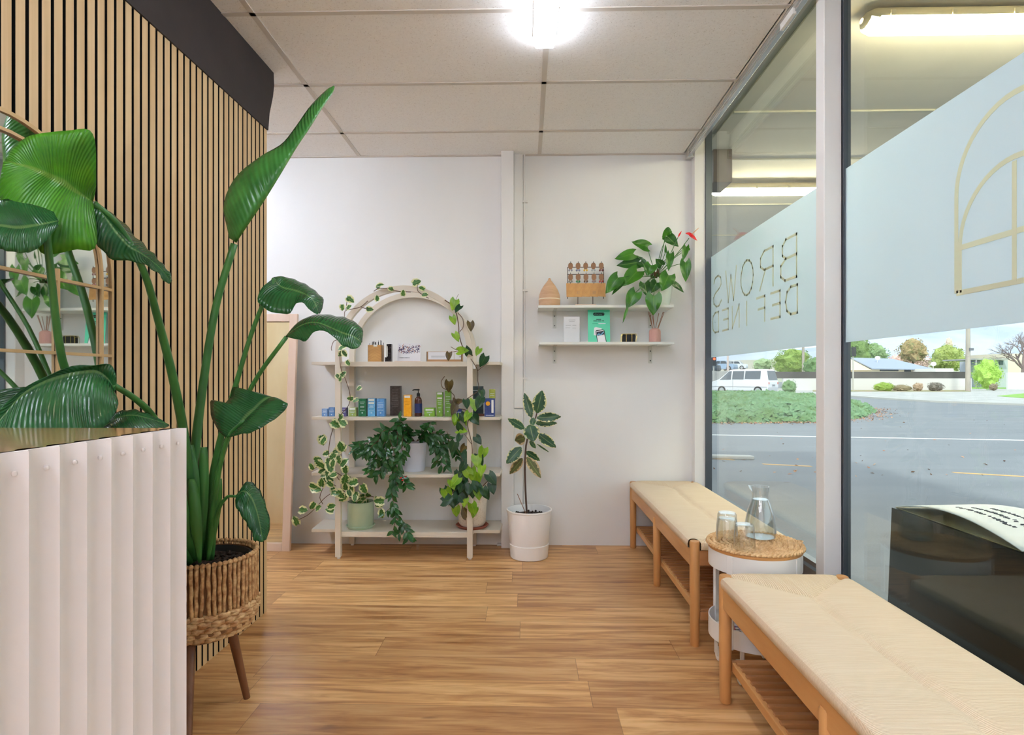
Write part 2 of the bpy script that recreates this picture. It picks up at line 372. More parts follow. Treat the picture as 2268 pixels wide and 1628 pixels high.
# slat wall, turned a touch off square
WROT = math.radians(-1.26); WP = Vector((-1.245, 2.84, 0))
WM = Matrix.Translation(WP) @ Matrix.Rotation(WROT, 4, 'Z')       # local: x 0 = slat face, +x into room, y<=0 towards camera
wl = MB().box(-.13, -.012, -3.6, -.004, 0, ZC, mx=WM)
wl = S('wall_left', wl, 'felt')
sl = MB(); sl2 = MB(); pitch = .0397
for i in range(91):
    y = -.0 - i * pitch; sl.box(-.0012, 0, y - .0275, y, .0, 2.34, mx=WM); sl2.box(-.0125, -.0012, y - .0274, y - .0001, .0, 2.34, mx=WM)
sl.build('slat_panel', 'slat', wl); sl2.build('slat_core', 'felt', wl)
vl = MB(); poly = [(-.02, -3.6, 2.313), (-.02, .004, 2.313), (-.02, .018, 2.40), (-.02, .055, 2.50), (-.02, .068, 2.56), (-.02, .062, ZC), (-.02, -3.6, ZC)]
vl.prism([WM @ Vector(p) for p in poly], WM.to_3x3() @ Vector((.026, 0, 0)))
vl.prism([WM @ Vector((p[0] - .10, p[1], p[2])) for p in poly[1:6]] , WM.to_3x3() @ Vector((.10, 0, 0)))
vl.build('valance', 'valance', wl, bevel=.002)
# partition of plywood behind the slat wall, seen only in the leaning mirror
# window wall
P1, P2 = 2.30, 2.365                     # the post between the two big panes
def post(name, y0, y1, xi=1.135, z0=0, z1=2.74):
    return S(name, MB().box(xi, XG - .004, y0, y1, z0, z1), 'white', bevel=.003)
S('trim_jamb', MB().box(1.105, 1.176, 3.94, YB, 0, 2.74), 'white', bevel=.003); post('trim_post', P1, P2); post('trim_post_near', .58, .645); post('trim_post_entry', -1.14, -1.075)
NG = 0
def window(n, y0, y1, film=True):
    fr = MB()
    for (a, b) in ((y0 - .03, y0 + .012), (y1 - .012, y1 + .03)): fr.box(XG - (.030 if b > 3.9 else .002), XG + (.010 if b > 3.9 else .024), a, b, .30, 2.76)
    
    w = S('window_%d' % n, fr, 'alud')
    MB().box(XG - .045, XG + .04, y0, y1, .30, .345).box(XG - .035, XG - .004, y0, y1, .353, .372).build('glazing_bead', 'alu', w)
    MB().box(XG + .006, XG + .012, y0 + .005, y1 - .005, .35, 2.72).build('glass_pane', 'glass', w)
    if film:
        f = MB().box(XG + .0045, XG + .0058, y0 + .012, y1 - .012, 1.256, 1.913).build('frosted_film', 'film', w)
    else: f = None
    return w, f
w1, f1 = window(1, P2, 3.94); w2, f2 = window(2, .645, P1); w3, f3 = window(3, -1.075, .58, True)
fx = XG + .0038
def put_text(s, size, y, z, par, stretch=1.0):
    vs, fs = text(s, size, spacing=1.25)
    # read from the street: +x of the text runs towards +y, facing +x
    MB().add([Vector((fx + v.z, y + v.x * stretch, z + v.y)) for v in vs], fs).build('lettering', 'filmc', par)
def thin_text(word, y0, y1, z, h, par):
    # hand-built thin stroke capitals, so the strokes stay as light as in the photo
    G = {'B': [[(0, 0), (0, 1), (.6, 1), (.8, .88), (.8, .64), (.6, .53), (0, .53)], [(.6, .53), (.9, .4), (.9, .13), (.65, 0), (0, 0)]],
         'R': [[(0, 0), (0, 1), (.6, 1), (.85, .85), (.85, .62), (.6, .5), (0, .5)], [(.5, .5), (.9, 0)]],
         'O': [[(.5 + .5 * math.cos(a * PI / 8), .5 + .5 * math.sin(a * PI / 8)) for a in range(17)]],
         'W': [[(0, 1), (.25, 0), (.5, .8), (.75, 0), (1, 1)]],
         'S': [[(.85, .82), (.7, .97), (.4, 1), (.12, .9), (.08, .68), (.3, .55), (.65, .47), (.88, .33), (.85, .12), (.6, 0), (.3, 0), (.05, .15)]],
         'D': [[(0, 0), (0, 1), (.5, 1), (.8, .85), (.92, .5), (.8, .15), (.5, 0), (0, 0)]],
         'E': [[(.8, 1), (0, 1), (0, 0), (.8, 0)], [(0, .52), (.65, .52)]], 'F': [[(.8, 1), (0, 1), (0, 0)], [(0, .52), (.65, .52)]],
         'I': [[(.5, 0), (.5, 1)]], 'N': [[(0, 0), (0, 1), (.85, 0), (.85, 1)]]}
    n = len(word); cell = (y1 - y0) / n; mb = MB()
    for i, ch in enumerate(word):
        for ln in G[ch]:
            pts = [(y0 + (i + .1 + .72 * a) * cell, z + h * b) for a, b in ln]
            for (a, b), (c_, d_) in zip(pts, pts[1:]):
                L = math.hypot(c_ - a, d_ - b); ux, uy = (c_ - a) / L, (d_ - b) / L; q = .006
                A = [(a - ux * q - uy * q, b - uy * q + ux * q), (a - ux * q + uy * q, b - uy * q - ux * q), (c_ + ux * q + uy * q, d_ + uy * q - ux * q), (c_ + ux * q - uy * q, d_ + uy * q + ux * q)]
                mb.prism([(fx, p, r) for p, r in A], (.0006, 0, 0))
    return mb.build('lettering', 'filmc', par)
y_a, y_b = at(1768, 600, x=XG).y, at(1572, 700, x=XG).y
thin_text('BROWS', y_a, y_b, at(1765, 611, x=XG).z, .19, f1)
thin_text('DEFINED', y_a, y_b, at(1765, 692, x=XG).z, .125, f1)
# arched window emblem on the near film
em = MB()
EX = [fx]
def strip(pts, w=.012):
    EX[0] -= .0002; x = EX[0]
    pts = [Vector((0, a, b)) for a, b in pts]; rows = []
    for i, p in enumerate(pts):
        d = (pts[min(i + 1, len(pts) - 1)] - pts[max(i - 1, 0)]).normalized(); nrm = Vector((0, -d.z, d.y)) * w
        rows.append((p + nrm, p - nrm))
    vs = []; fs = []
    for a, b in rows: vs += [(x, a.y, a.z), (x, b.y, b.z), (x + .0006, a.y, a.z), (x + .0006, b.y, b.z)]
    for i in range(len(rows) - 1):
        k = i * 4; fs += [(k, k + 1, k + 5, k + 4), (k + 2, k + 6, k + 7, k + 3), (k, k + 4, k + 6, k + 2), (k + 1, k + 3, k + 7, k + 5)]
    em.add(vs, fs)
yl = at(2115, 650, x=XG).y; zb = at(2115, 650, x=XG).z; y_in = at(2235, 500, x=XG).y
wd = .40; yr = yl - wd; ym = yl - wd / 2
def archp(y0, y1, zb_, zs, n=20):
    c_ = (y0 + y1) / 2; r = abs(y0 - y1) / 2
    return [(y0, zb_)] + [(c_ + (y0 - c_) * math.cos(PI * i / n), zs + r * math.sin(PI * i / n)) for i in range(n + 1)] + [(y1, zb_), (y0, zb_)]
strip(archp(yl, yr, zb, zb + .27, 24), .0075); strip(archp(yl - .014, yr + .014, zb, zb + .125, 24), .0070)
strip([(yl, zb + .125), (yr, zb + .125)], .0075); strip([(ym, zb), (ym, zb + .30)], .0070)
em.build('arch_emblem', 'filmc', f2)
# blind track along the window head
tr = MB().box(1.066, 1.10, -3.2, 3.985, ZC - .022, ZC + .004)
tr.box(1.072, 1.095, -3.2, 3.97, ZC - .034, ZC - .020)
tk = tr.build('blind_track', 'silver', org=(1.09, 3.9, ZC), bevel=.002)
tag(tk, 'silver metal curtain track running along the ceiling above the windows', 'curtain track')
e = MB().box(1.06, 1.105, 3.95, 3.99, ZC - .045, ZC + .0); e.lathe((1.082, 3.945, ZC - .03), [(.0, -.012), (.013, -.010), (.013, .010), (0, .012)], 14)
e.build('end_bracket', 'silver', tk, bevel=.002)
e = MB(); p = at(1727, 42, z=ZC - .03)
e.box(1.064, 1.078, p.y - .06, p.y + .06, ZC - .045, ZC - .018); e.build('cord_clip', 'metalw', tk)
# ceiling battens: one in view, the rest unseen fill lights added for brightness
def batten(x, y0, y1, label, tm='tube'):
    t = thing('ceiling_light', (x, y0, ZC), label, 'ceiling light', 'tube lights on the ceiling')
    MB().box(x - .05, x + .05, y0, y1, ZC - .012, ZC).build('housing', 'metalw', t)
    MB().box(x - .042, x + .042, y0 + .004, y1, ZC - .058, ZC - .012).build('diffuser', tm, t, bevel=.008)
bx = at(1206, 100, z=ZC - .04)
batten(bx.x, bx.y - 1.25, bx.y, 'long white tube light glowing on the ceiling in the middle of the room', 'tubef')
batten(bx.x, -2.2, -.95, 'unseen fill tube added on the ceiling near the entrance end')
batten(bx.x - .6, -2.9, -1.65, 'unseen fill tube added on the ceiling close to the front wall')
batten(bx.x - 1.2, -.9, .35, 'unseen fill tube added on the ceiling left of the camera side')
batten(bx.x - 1.8, -2.6, -1.35, 'unseen fill tube added on the ceiling at the back left of the entrance')
batten(bx.x - 2.6, -.9, .35, 'unseen fill tube added on the ceiling over the far left corner')
batten(-2.3, 2.3, 3.55, 'unseen fill tube added on the ceiling behind the slatted wall')  # added out of view to brighten the mirrored plywood and the left side
# ================================================================ leaning mirror, back left
Lb, Lt = at(645, 1219, z=0), at(662, 696, y=YB - .035)
def lean(w, v, dpt):   # w: along the frame width to the left from its right edge, v: 0..1 height
    a = Lb.lerp(Lt, v); return Vector((a.x - w, a.y - dpt, a.z))
lm = thing('floor_mirror', Lb, 'tall rectangular floor mirror with a pale wood frame leaning on the back wall', 'mirror')
fr = MB(); Wd, hh = .62, (Lt - Lb).length
bt = .052 / hh
def bar(a, b, c_, d_): # w0,w1,v0,v1
    vs = [lean(w, v, dd) for dd in (0, .028) for v in (c_, d_) for w in (a, b)]
    fr.add(vs, [(0, 1, 3, 2), (4, 6, 7, 5), (0, 4, 5, 1), (2, 3, 7, 6), (0, 2, 6, 4), (1, 5, 7, 3)])
bar(0, .052, 0, 1); bar(Wd - .052, Wd, 0, 1); bar(.052, Wd - .052, 0, bt); bar(.052, Wd - .052, 1 - bt, 1)
fr.build('frame', 'pink', lm, bevel=.003)
gm = MB(); vs = [lean(w, v, dd) for dd in (.004, .009) for v in (bt * .8, 1 - bt * .8) for w in (.045, Wd - .045)]
gm.add(vs, [(0, 1, 3, 2), (4, 6, 7, 5), (0, 4, 5, 1), (2, 3, 7, 6), (0, 2, 6, 4), (1, 5, 7, 3)]).build('mirror_glass', 'mirror', lm)
tag(MB().prism([(-3.4, 1.55, 0), (-1.45, 1.55, 0), (-1.45, 1.55, 1.7), (-3.4, 1.55, 2.5)], (0, .03, 0)).build('plywood_partition', 'ply', org=(-2.4, 1.55, 0)),
    'tall pale plywood sheet mirrored in the leaning floor mirror', 'partition')
# ================================================================ arched mirror on the slat wall
mr = thing('arched_mirror', WM @ Vector((.0, -1.42, .5)), 'arched window style mirror with slim gold frame and bars on the slatted wall', 'mirror')
cy, cz, rr, zb0 = 1.42 - 2.84 + .01, 1.415, .355, .55
def arc(r, n=28): return [(cy + r * math.cos(PI * i / n), cz + r * math.sin(PI * i / n)) for i in range(n + 1)]
mg = MB(); o2 = arc(rr - .006); poly = [(cy + rr - .006, zb0)] + o2 + [(cy - rr + .006, zb0)]
mg.prism([WM @ Vector((.004, a, b)) for a, b in poly], WM.to_3x3() @ Vector((.004, 0, 0))); mg.build('mirror_glass', 'mirror', mr)
fm = MB()
def rail(pts, w, x0=.002, x1=.03):
    n = len(pts); rows = []
    for i in range(n):
        a = Vector((0,) + pts[max(i - 1, 0)]); b = Vector((0,) + pts[min(i + 1, n - 1)]); d = (b - a).normalized(); q = Vector((0, -d.z, d.y)) * w; p = Vector((0,) + pts[i])
        rows.append([WM @ (p + q + Vector((x0, 0, 0))), WM @ (p + q + Vector((x1, 0, 0))), WM @ (p - q + Vector((x1, 0, 0))), WM @ (p - q + Vector((x0, 0, 0))), WM @ (p + q + Vector((x0, 0, 0)))])
    fm.grid(rows)
FD = .014
rail([(cy + rr, zb0), (cy + rr, 1.0), (cy + rr, cz)] + arc(rr) + [(cy - rr, 1.0), (cy - rr, zb0)], .005, .002, FD); rail([(cy - rr, zb0), (cy + rr, zb0)], .005, .002, FD)
fm.build('frame', 'goldw', mr)
fm = MB()
for zz in (1.387, 1.188, .98, .77): q = rr if zz < cz else math.sqrt(rr ** 2 - (zz - cz) ** 2); rail([(cy - q, zz), (cy + q, zz)], .004, .009, .016)
for dy in (-.147, .147): q = math.sqrt(rr * rr - dy * dy); rail([(cy + dy, zb0), (cy + dy, cz)], .004, .009, .017)
rail(arc(.308), .004, .009, .017)
for s_ in (-1, 1): rail([(cy + s_ * .308, zb0), (cy + s_ * .308, cz)], .004, .009, .017)
fm.build('glazing_bar', 'goldw', mr)
# ================================================================ reception desk
ZD = 1.02; dc = at(413, 944, z=ZD); XD, YD = dc.x, dc.y
dk = thing('reception_desk', (XD - .28, YD, 0), 'white fluted reception desk with glossy timber top at the left', 'desk')
p = .0565 * 1.0; rows = []
n = 34; zt = ZD - .004; prof = []
for i in range(n):
    y0 = YD - i * p
    for j in range(10):
        u = j / 10; prof.append((XD - .017 * (math.sin(PI * u) ** .9), y0 - u * p))
prof.append((XD, YD - n * p))
fp = MB(); vs = []; fs = []
for (x, y) in prof: vs += [(x, y, .0), (x, y, zt), (x - .02, y, 0), (x - .02, y, zt)]
for i in range(len(prof) - 1):
    k = i * 4; fs += [(k, k + 4, k + 5, k + 1), (k + 1, k + 5, k + 7, k + 3), (k + 2, k + 3, k + 7, k + 6)]
fs += [(0, 1, 3, 2)]
fp.add(vs, fs)
for i in range(14):
    y = YD - (i + .22) * p; fp.lathe((XD - .0105, y, ZD - .034), [(.003, -.003), (.0038, 0), (.003, .003), (0, .0038)], 10)
fp.build('fluted_panel', mat('desk_white', (224, 216, 213), .45), dk, smooth=True)
xw = (WM @ Vector((.002, YD - 2.84, 0))).x
MB().box(xw + .04, XD - .03, YD - .02, YD, 0, ZD - .03).build('end_panel', 'white', dk)
MB().prism([(xw + .036, YD, ZD - .03), (XD - .020, YD, ZD - .03), (XD - .020, YD - 1.9, ZD - .03), (xw + .0, YD - 1.9, ZD - .03)], (0, 0, .026)).build('desk_top', mat('desk_top_wood', (196, 146, 92), .13, c2=(176, 124, 72), vs=(2, 16, 16), coat=.6), dk)
# ================================================================ benches
def make_bench(y1, L, label, XL=.69):
    XR, Hs = XL + .44, .44
    r = thing('woven_bench', ((XL + XR) / 2, y1 - L / 2, 0), label, 'bench', 'oak benches with woven cord seats below the window')
    y0 = y1 - L; lx0, lx1 = XL + .0, XR - .0
    for (x, y, tall) in ((XL + .02, y1 - .022, 1), (XR - .02, y1 - .022, 1), (XL + .02, y0 + .022, 1), (XR - .02, y0 + .022, 1), (XL + .02, (y0 + y1) / 2, 0), (XR - .02, (y0 + y1) / 2, 0)):
        ht = Hs - .002 if tall else .37
        MB().lathe((x, y, 0), [(.0165, 0), (.019, .004), (.0205, .2), (.021, ht - .006), (.018, ht)], 20, 1, 1.15).build('leg', 'oakz', r, smooth=True)
    for x in (XL + .006, XR - .034): MB().box(x, x + .028, y0 + .03, y1 - .03, .325, .402).build('long_rail', 'oak', r, bevel=.006)
    for y in (y0 + .008, y1 - .036): MB().box(XL + .03, XR - .03, y, y + .028, .335, .402).build('end_rail', 'oakd', r, bevel=.006)
    # seat
    w = XR - XL; NX, NY = 34, 90; seat = MB()
    def hgt(u, v):
        ds, de = min(u, w - u), min(v, L - v); wob = .006 * math.sin(v * 9 + y1) + .004 * math.sin(v * 23)
        sm = abs(ds - de) * .7 if de < w / 2 + .02 else 1
        sc = abs(u - w / 2 - wob) if de > w / 2 - .02 else 1
        s_ = min(sm, sc); e = min(ds, de)
        return Hs - .013 + .018 * (1 - math.exp(-s_ / .011)) - .010 * math.exp(-e / .012) + .0012 * math.sin(v * 31 + u * 12) * (1 - math.exp(-e / .02))
    us = [w * (i / NX) for i in range(NX + 1)]; vsl = [0] + [L * (j / NY) for j in range(1, NY)] + [L]
    vs = []; fs = []; mi = []
    def foot(u, v): # cut the corners out round the leg tops
        return Vector((XL + u, y0 + v, hgt(u, v)))
    for v in vsl:
        for u in us: vs.append(foot(u, v))
    K = NX + 1
    for j in range(NY):
        for i in range(NX):
            u = (us[i] + us[i + 1]) / 2; v = (vsl[j] + vsl[j + 1]) / 2
            if min(u, w - u) < .040 and min(v, L - v) < .046: continue
            fs.append((j * K + i, j * K + i + 1, (j + 1) * K + i + 1, (j + 1) * K + i)); mi.append(1 if min(v, L - v) < min(u, w - u) else 0)
    o_ = len(seat.v); seat.v += vs; seat.f += fs; seat.m += mi
    # side skirts that wrap the rails
    def skirt(A, B, nn, out):
        rows = []
        for i in range(nn + 1):
            p_ = Vector(A).lerp(Vector(B), i / nn); top = hgt(p_.x - XL, p_.y - y0)
            rows.append([Vector((p_.x, p_.y, top)), Vector((p_.x + out[0] * .004, p_.y + out[1] * .004, top - .012)), Vector((p_.x + out[0] * .003, p_.y + out[1] * .003, .405)), Vector((p_.x - out[0] * .02, p_.y - out[1] * .02, .400)), Vector((p_.x - out[0] * .16, p_.y - out[1] * .16, .402))])
        seat.grid(rows)
    seat.cur = 0; skirt((XL, y0 + .044, 0), (XL, y1 - .044, 0), 60, (-1, 0)); skirt((XR, y0 + .044, 0), (XR, y1 - .044, 0), 60, (1, 0))
    seat.cur = 1; skirt((XL + .04, y0, 0), (XR - .04, y0, 0), 20, (0, -1)); skirt((XL + .04, y1, 0), (XR - .04, y1, 0), 20, (0, 1))
    for i in range(len(seat.v)): pass
    seat.uv = {}
    seat.build('seat', ['cord', 'corde'], r, smooth=2)
    # slatted shelf
    for x in (XL + .04, XR - .058): MB().box(x, x + .018, y0 + .03, y1 - .03, .108, .140).build('shelf_rail', 'oak', r, bevel=.003)
    f = MB(); y = y1 - .04
    while y > y0 + .04: f.box(XL + .05, XR - .05, y - .018, y, .130, .147); y -= .0435
    f.build('slatted_shelf', 'oakd', r, bevel=.002)
    for y in (y0 + .012, y1 - .030): MB().box(XL + .04, XR - .04, y, y + .018, .108, .142).build('cross_bar', 'oakd', r, bevel=.003)
    return r
make_bench(2.105, 1.46, 'long oak bench with cream woven seat in front, nearest the camera', .670)
make_bench(3.985, 1.485, 'oak bench with cream woven seat at the back, between drinks trolley and back wall', .688)
# ================================================================ trolley
tc = Vector((.874, 2.305, 0)); rt = .168
t = thing('drinks_trolley', tc, 'round white two-tier trolley standing between the two benches', 'trolley')
def tray(z0, z1, nm):
    MB().lathe(tc, [(0, z0), (rt, z0), (rt, z1), (rt - .004, z1), (rt - .004, z0 + .004), (0, z0 + .004)], 48, cap=False).build(nm, 'metalw', t, smooth=True)
tray(.135, .205, 'lower_tray'); tray(.405, .475, 'upper_tray')
MB().lathe(tc, [(0, .470), (rt - .001, .470), (rt + .002, .474), (rt + .002, .482), (0, .482)], 48, cap=False).build('tray_lid', 'oak', t, smooth=True)
def upright(a):
    q = tc + Vector((math.cos(a), math.sin(a), 0)) * (rt - .003); mx = Matrix.Translation(q) @ Matrix.Rotation(a, 4, 'Z')
    MB().box(-.006, .006, -.013, .013, .13, .468, mx=mx).build('upright', 'metalw', t, bevel=.002)
for a in (-2.45, -.88, .69, 2.26): upright(a)
for a in (-2.25, -.68, .89, 2.46):
    q = tc + Vector((math.cos(a), math.sin(a), 0)) * (rt - .035)
    c = MB().tube([q + Vector((0, 0, .137)), q + Vector((0, 0, .07))], .008, 10); c.box(q.x - .017, q.x - .014, q.y - .02, q.y + .02, .025, .082); c.box(q.x + .014, q.x + .017, q.y - .02, q.y + .02, .025, .082); c.box(q.x - .017, q.x + .017, q.y - .02, q.y + .02, .078, .083)
    ca = c.build('caster', 'metalw', t)
    wh = MB(); 
    for sx_ in (-1, 1):
        rows = [(.002, .0), (.024, .0), (.027, .003), (.027, .009), (.024, .012), (.002, .012)]
        vs = []; seg = 22
        for (rr_, xx) in rows:
            for k in range(seg): an = 2 * PI * k / seg; vs.append((q.x + sx_ * (xx + .001), q.y + rr_ * math.cos(an), .0275 + rr_ * math.sin(an)))
        wh.add(vs, [(i * seg + k, i * seg + (k + 1) % seg, (i + 1) * seg + (k + 1) % seg, (i + 1) * seg + k) for i in range(len(rows) - 1) for k in range(seg)])
    wh.build('wheel', 'plastic', ca, smooth=True)
# seagrass mat on top: braided rings
zt = .482; mt = MB()
for k in range(9):
    r0 = .012 + k * .0195; nn = max(8, int(2 * PI * r0 / .017)); 
    for i in range(nn):
        a = 2 * PI * i / nn
        for s_ in (-1, 1):
            a0, a1 = a - .012 / max(r0, .02), a + .014 / max(r0, .02)
            mt.tube([tc + Vector((math.cos(a0) * (r0 + s_ * .007), math.sin(a0) * (r0 + s_ * .007), zt + .005)), tc + Vector((math.cos(a) * (r0 + s_ * .002), math.sin(a) * (r0 + s_ * .002), zt + .011)), tc + Vector((math.cos(a1) * (r0 - s_ * .005), math.sin(a1) * (r0 - s_ * .005), zt + .005))], [.004, .0065, .004], 6)
mt.lathe(tc, [(0, zt + .0005), (.168, zt + .0005), (.172, zt + .004), (.165, zt + .007), (0, zt + .007)], 40, cap=False)
mo = mt.build('woven_mat', 'braid', org=tc + Vector((0, 0, zt)), smooth=True)
tag(mo, 'round braided seagrass mat lying on the white trolley', 'placemat')
q = tc + Vector((.172, .02, zt + .008)); MB().tube([q + Vector((.012 * math.cos(a) + .008, .010 * math.sin(a), .002)) for a in [i * PI / 4 for i in range(9)]], .003, 6).build('hanging_loop', 'braid', mo)
zm = zt + .0175
# carafe
cp = at(1692, 1196, z=zm); cp = Vector((cp.x, cp.y + .035, zm)); k = 1.0
cf = thing('water_carafe', cp, 'clear glass water carafe with a pouring lip on the woven mat', 'carafe')
prof = [(.046, .0), (.0555, .006), (.0580, .03), (.0565, .06), (.0490, .10), (.0370, .135), (.0305, .155), (.0295, .170), (.0325, .200)]
vs = []; seg = 40
allp = prof + [(r - .0022, z) for r, z in reversed(prof[1:])] + [(.038, .004), (0, .004)]
g = MB(); n = len(allp)
for (r, z) in [(0, 0)] + allp:
    for q_ in range(seg):
        a = 2 * PI * q_ / seg; lip = max(0, (z - .178) / .022) if r > .02 else 0
        rr_ = r + lip * .017 * math.exp(-((a - PI) / .28) ** 2); vs.append(cp + Vector((rr_ * math.cos(a), rr_ * math.sin(a), z + lip * .004 * math.exp(-((a - PI) / .3) ** 2))))
n += 1
g.add(vs, [(i * seg + j, i * seg + (j + 1) % seg, (i + 1) * seg + (j + 1) % seg, (i + 1) * seg + j) for i in range(n - 1) for j in range(seg)])
g.build('glass_body', 'tumbler', cf, smooth=True)
wp = [(0, .005)] + [(r - .0030, max(z, .005)) for r, z in prof if z < .148] + [(.0285, .150), (0, .150)]
M['water'] = glassmat('water', (240, 244, 245), .05, 3.0); MB().lathe(cp, wp, 40, cap=False).build('water', 'water', cf, smooth=True)
for (px, py, up_, k, lab) in ((1614, 1203, 0, 1, 'lower of the two stacked upturned tumblers, left of the carafe'), (1614, 1203, .021, 1.035, 'upper of the two stacked upturned tumblers, left of the carafe'), (1653, 1219, 0, 1, 'single upturned clear tumbler at the front of the woven mat')):
    b = at(px, py, z=zm); b = Vector((b.x, b.y + .02, zm + up_))
    pr = [(.0385, .0), (.0390, .003), (.0382, .02), (.0375, .045), (.0350, .062), (.0325, .085), (.029, .091), (0, .091), (0, .086), (.0285, .084), (.0335, .060), (.0360, .04), (.0370, .0)]
    tag(MB().lathe(b, [(q_ * k, z_) for q_, z_ in pr], 32, cap=False).build('tumbler', 'tumbler', org=b, smooth=True), lab, 'drinking glass', 'upturned glasses on the trolley mat')
# magazines in the lower tray
for i, (dx, dy, rz, c, lab) in enumerate(((.0, -.01, .3, (214, 206, 232), 'magazine lying underneath in the lower trolley tray'), (-.02, .0, -.2, (238, 238, 234), 'magazine with a flowery lilac cover on top in the lower trolley tray'))):
    z = .141 + i * .007; mx = Matrix.Translation((tc.x + dx, tc.y + dy, z)) @ Matrix.Rotation(rz, 4, 'Z')
    mg = MB().box(-.088, .088, -.11, .11, 0, .006, mx=mx).build('magazine', mat('magazine_cover_%d' % i, c, .3, c2=(140, 110, 180) if i else (180, 180, 190), vs=(22, 22, 22), lo=.5, hi=.6), org=(tc.x, tc.y, z))
    tag(mg, lab, 'magazine', 'magazines in the trolley tray')
    if i:
        c_ = MB(); c_.box(-.07, -.05, -.105, .1, .0061, .0068, mx=mx); c_.build('red_band', mat('mag_red', (196, 40, 60), .4), mg)
        c_ = MB()
        for k in range(26):
            x, y = R.uniform(-.07, .07), R.uniform(-.1, .1); a = R.uniform(0, PI); m2 = mx @ Matrix.Translation((x, y, 0)) @ Matrix.Rotation(a, 4, 'Z'); c_.box(-.014, .014, -.003, .003, .0061, .0066, mx=m2)
        c_.build('flower_print', mat('mag_dark', (40, 60, 40), .4), mg)
# ================================================================ arched shelf unit
UL, UR = at(751, 1240, z=0), at(1041, 1240, z=0)
YF = 3.69; xl, xr = at(750, 1238, y=YF).x, at(1041, 1238, y=YF).x; YR = 3.985
su = thing('arched_shelf_unit', ((xl + xr) / 2, 3.85, 0), 'cream shelf unit with two arched frames standing against the back wall', 'shelf unit')
def arch_frame(y, nm, za):
    cx_, ro = (xl + xr) / 2, (xr - xl) / 2 + .017; ri = ro - .034; zs = za - ro; n = 36
    m = MB(); rows = []
    pts = [(-1, z) for z in (.012, zs * .5)] + [(a, None) for a in range(n + 1)] + [(1, z) for z in (zs * .5, .012)]
    for q in pts:
        if q[1] is not None: o_, i_ = (cx_ + q[0] * ro, q[1]), (cx_ + q[0] * ri, q[1])
        else: a = PI - PI * q[0] / n; o_, i_ = (cx_ + ro * math.cos(a), zs + ro * math.sin(a)), (cx_ + ri * math.cos(a), zs + ri * math.sin(a))
        rows.append([(o_[0], y - .017, o_[1]), (o_[0], y + .017, o_[1]), (i_[0], y + .017, i_[1]), (i_[0], y - .017, i_[1]), (o_[0], y - .017, o_[1])])
    m.grid(rows); m.uv = {}
    fo = m.build(nm, 'unit', su, smooth=True)
    [MB().lathe((q_, y, 0), [(.011, 0), (.012, .013)], 14).build('foot', 'plastic', fo) for q_ in (xl, xr)]
zA = at(893, 633, y=YF).z
arch_frame(YF, 'front_arch', zA); arch_frame(YR, 'rear_arch', zA)
SZ = [.166, .524, .877, 1.2245]
sxl, sxr = at(690, 1180, y=3.745).x, at(1107, 1180, y=3.745).x
for i, z in enumerate(SZ):
    s_ = MB()
    poly = [(sxl, 3.745), (xl - .02, 3.745), (xl - .017, 3.70 if 0 else 3.712), (xl + .018, 3.712), (xl + .018, 3.685), (xr - .018, 3.685), (xr - .018, 3.712), (xr + .018, 3.712), (xr + .02, 3.745), (sxr, 3.745), (sxr + .012, 4.008), (sxl - .012, 4.008)]
    s_.prism([(a, b, z - .019) for a, b in poly], (0, 0, .019))
    so = s_.build('shelf', 'unit', su, bevel=.0015)
    if i in (0, 3): MB().box(xl + .018, xr - .018, 3.682, 3.697, z - .031, z - .018).build('rail', 'unit', so)
    if i == 3:
        MB().box(xl + .02, xl + .04, 3.70, 3.72, z - .05, z - .019).build('bracket', 'metalw', so); MB().box(xr + .018, xr + .034, 3.70, 3.72, z - .045, z - .019).build('bracket', 'metalw', so)
# ---------------------------------------------------------------- products on the third shelf
ZP = SZ[2] + .0002
def c1(x, y): return 640 + x / 4.522, 600 + y / 4.522
def c2(x, y): return 640 + x / 4.522, 900 + y / 4.522
def c3(x, y): return 1150 + x / 4.933, 480 + y / 4.933
def c4(x, y): return 1100 + x / 3.877, 840 + y / 3.877
white = mat('sticker_white', (236, 238, 232), .5)
def carton(x0c, x1c, ytc, c, lab, zb_=ZP, y=None, sticker=(), lines=(), name='product_box', cat='box', group='skincare boxes on the third shelf', dep=None, dot=True, ybc=1460, lc=None):
    ybp = c1(0, ybc)[1]; y = y or 3.78
    a = at(*c1(x0c, ybc), y=y); b = at(*c1(x1c, ybc), y=y); top = at(*c1(x0c, ytc), y=y).z
    w = b.x - a.x; h = top - zb_; dp = dep or min(w, .05)
    m = mat(name + '_' + str(c[0]) + '_' + str(c[1]), c, .35, c2=tuple(min(255, v + 22) for v in c), vs=(70, 70, 70))
    r = thing(name, (a.x + w / 2, y + dp / 2, zb_), lab, cat, group)
    MB().box(a.x, b.x, y, y + dp, zb_, top).build('carton', m, r, bevel=.0012)
    if sticker:
        q = MB()
        for (v0, v1) in sticker: q.box(a.x + w * .12, b.x - w * .12, y - .0006, y + .0002, zb_ + h * v0, zb_ + h * v1)
        q.build('price_sticker', white, r)
    if lines or dot:
        q = MB(); rr_ = R
        for v in lines:
            i_ = rr_.uniform(.12, .26); q.box(a.x + w * i_, b.x - w * i_, y - .0005, y + .0002, zb_ + h * v, zb_ + h * v + .0022)
        if dot:
            q.prism([(a.x + w / 2 + .0042 * math.cos(t_ * PI / 5), y - .0005, zb_ + h * .2 + .0042 * math.sin(t_ * PI / 5)) for t_ in range(10)], (0, .0007, 0))
        q.build('print', lc or mat('print_light', (220, 232, 236), .5), r)
    return r, a, b, y, h
L1 = (.35, .42, .6, .7, .78)
carton(328, 385, 1380, (104, 140, 186), 'small dusty blue box, first at the left end of the third shelf', lines=(.5, .62, .8))
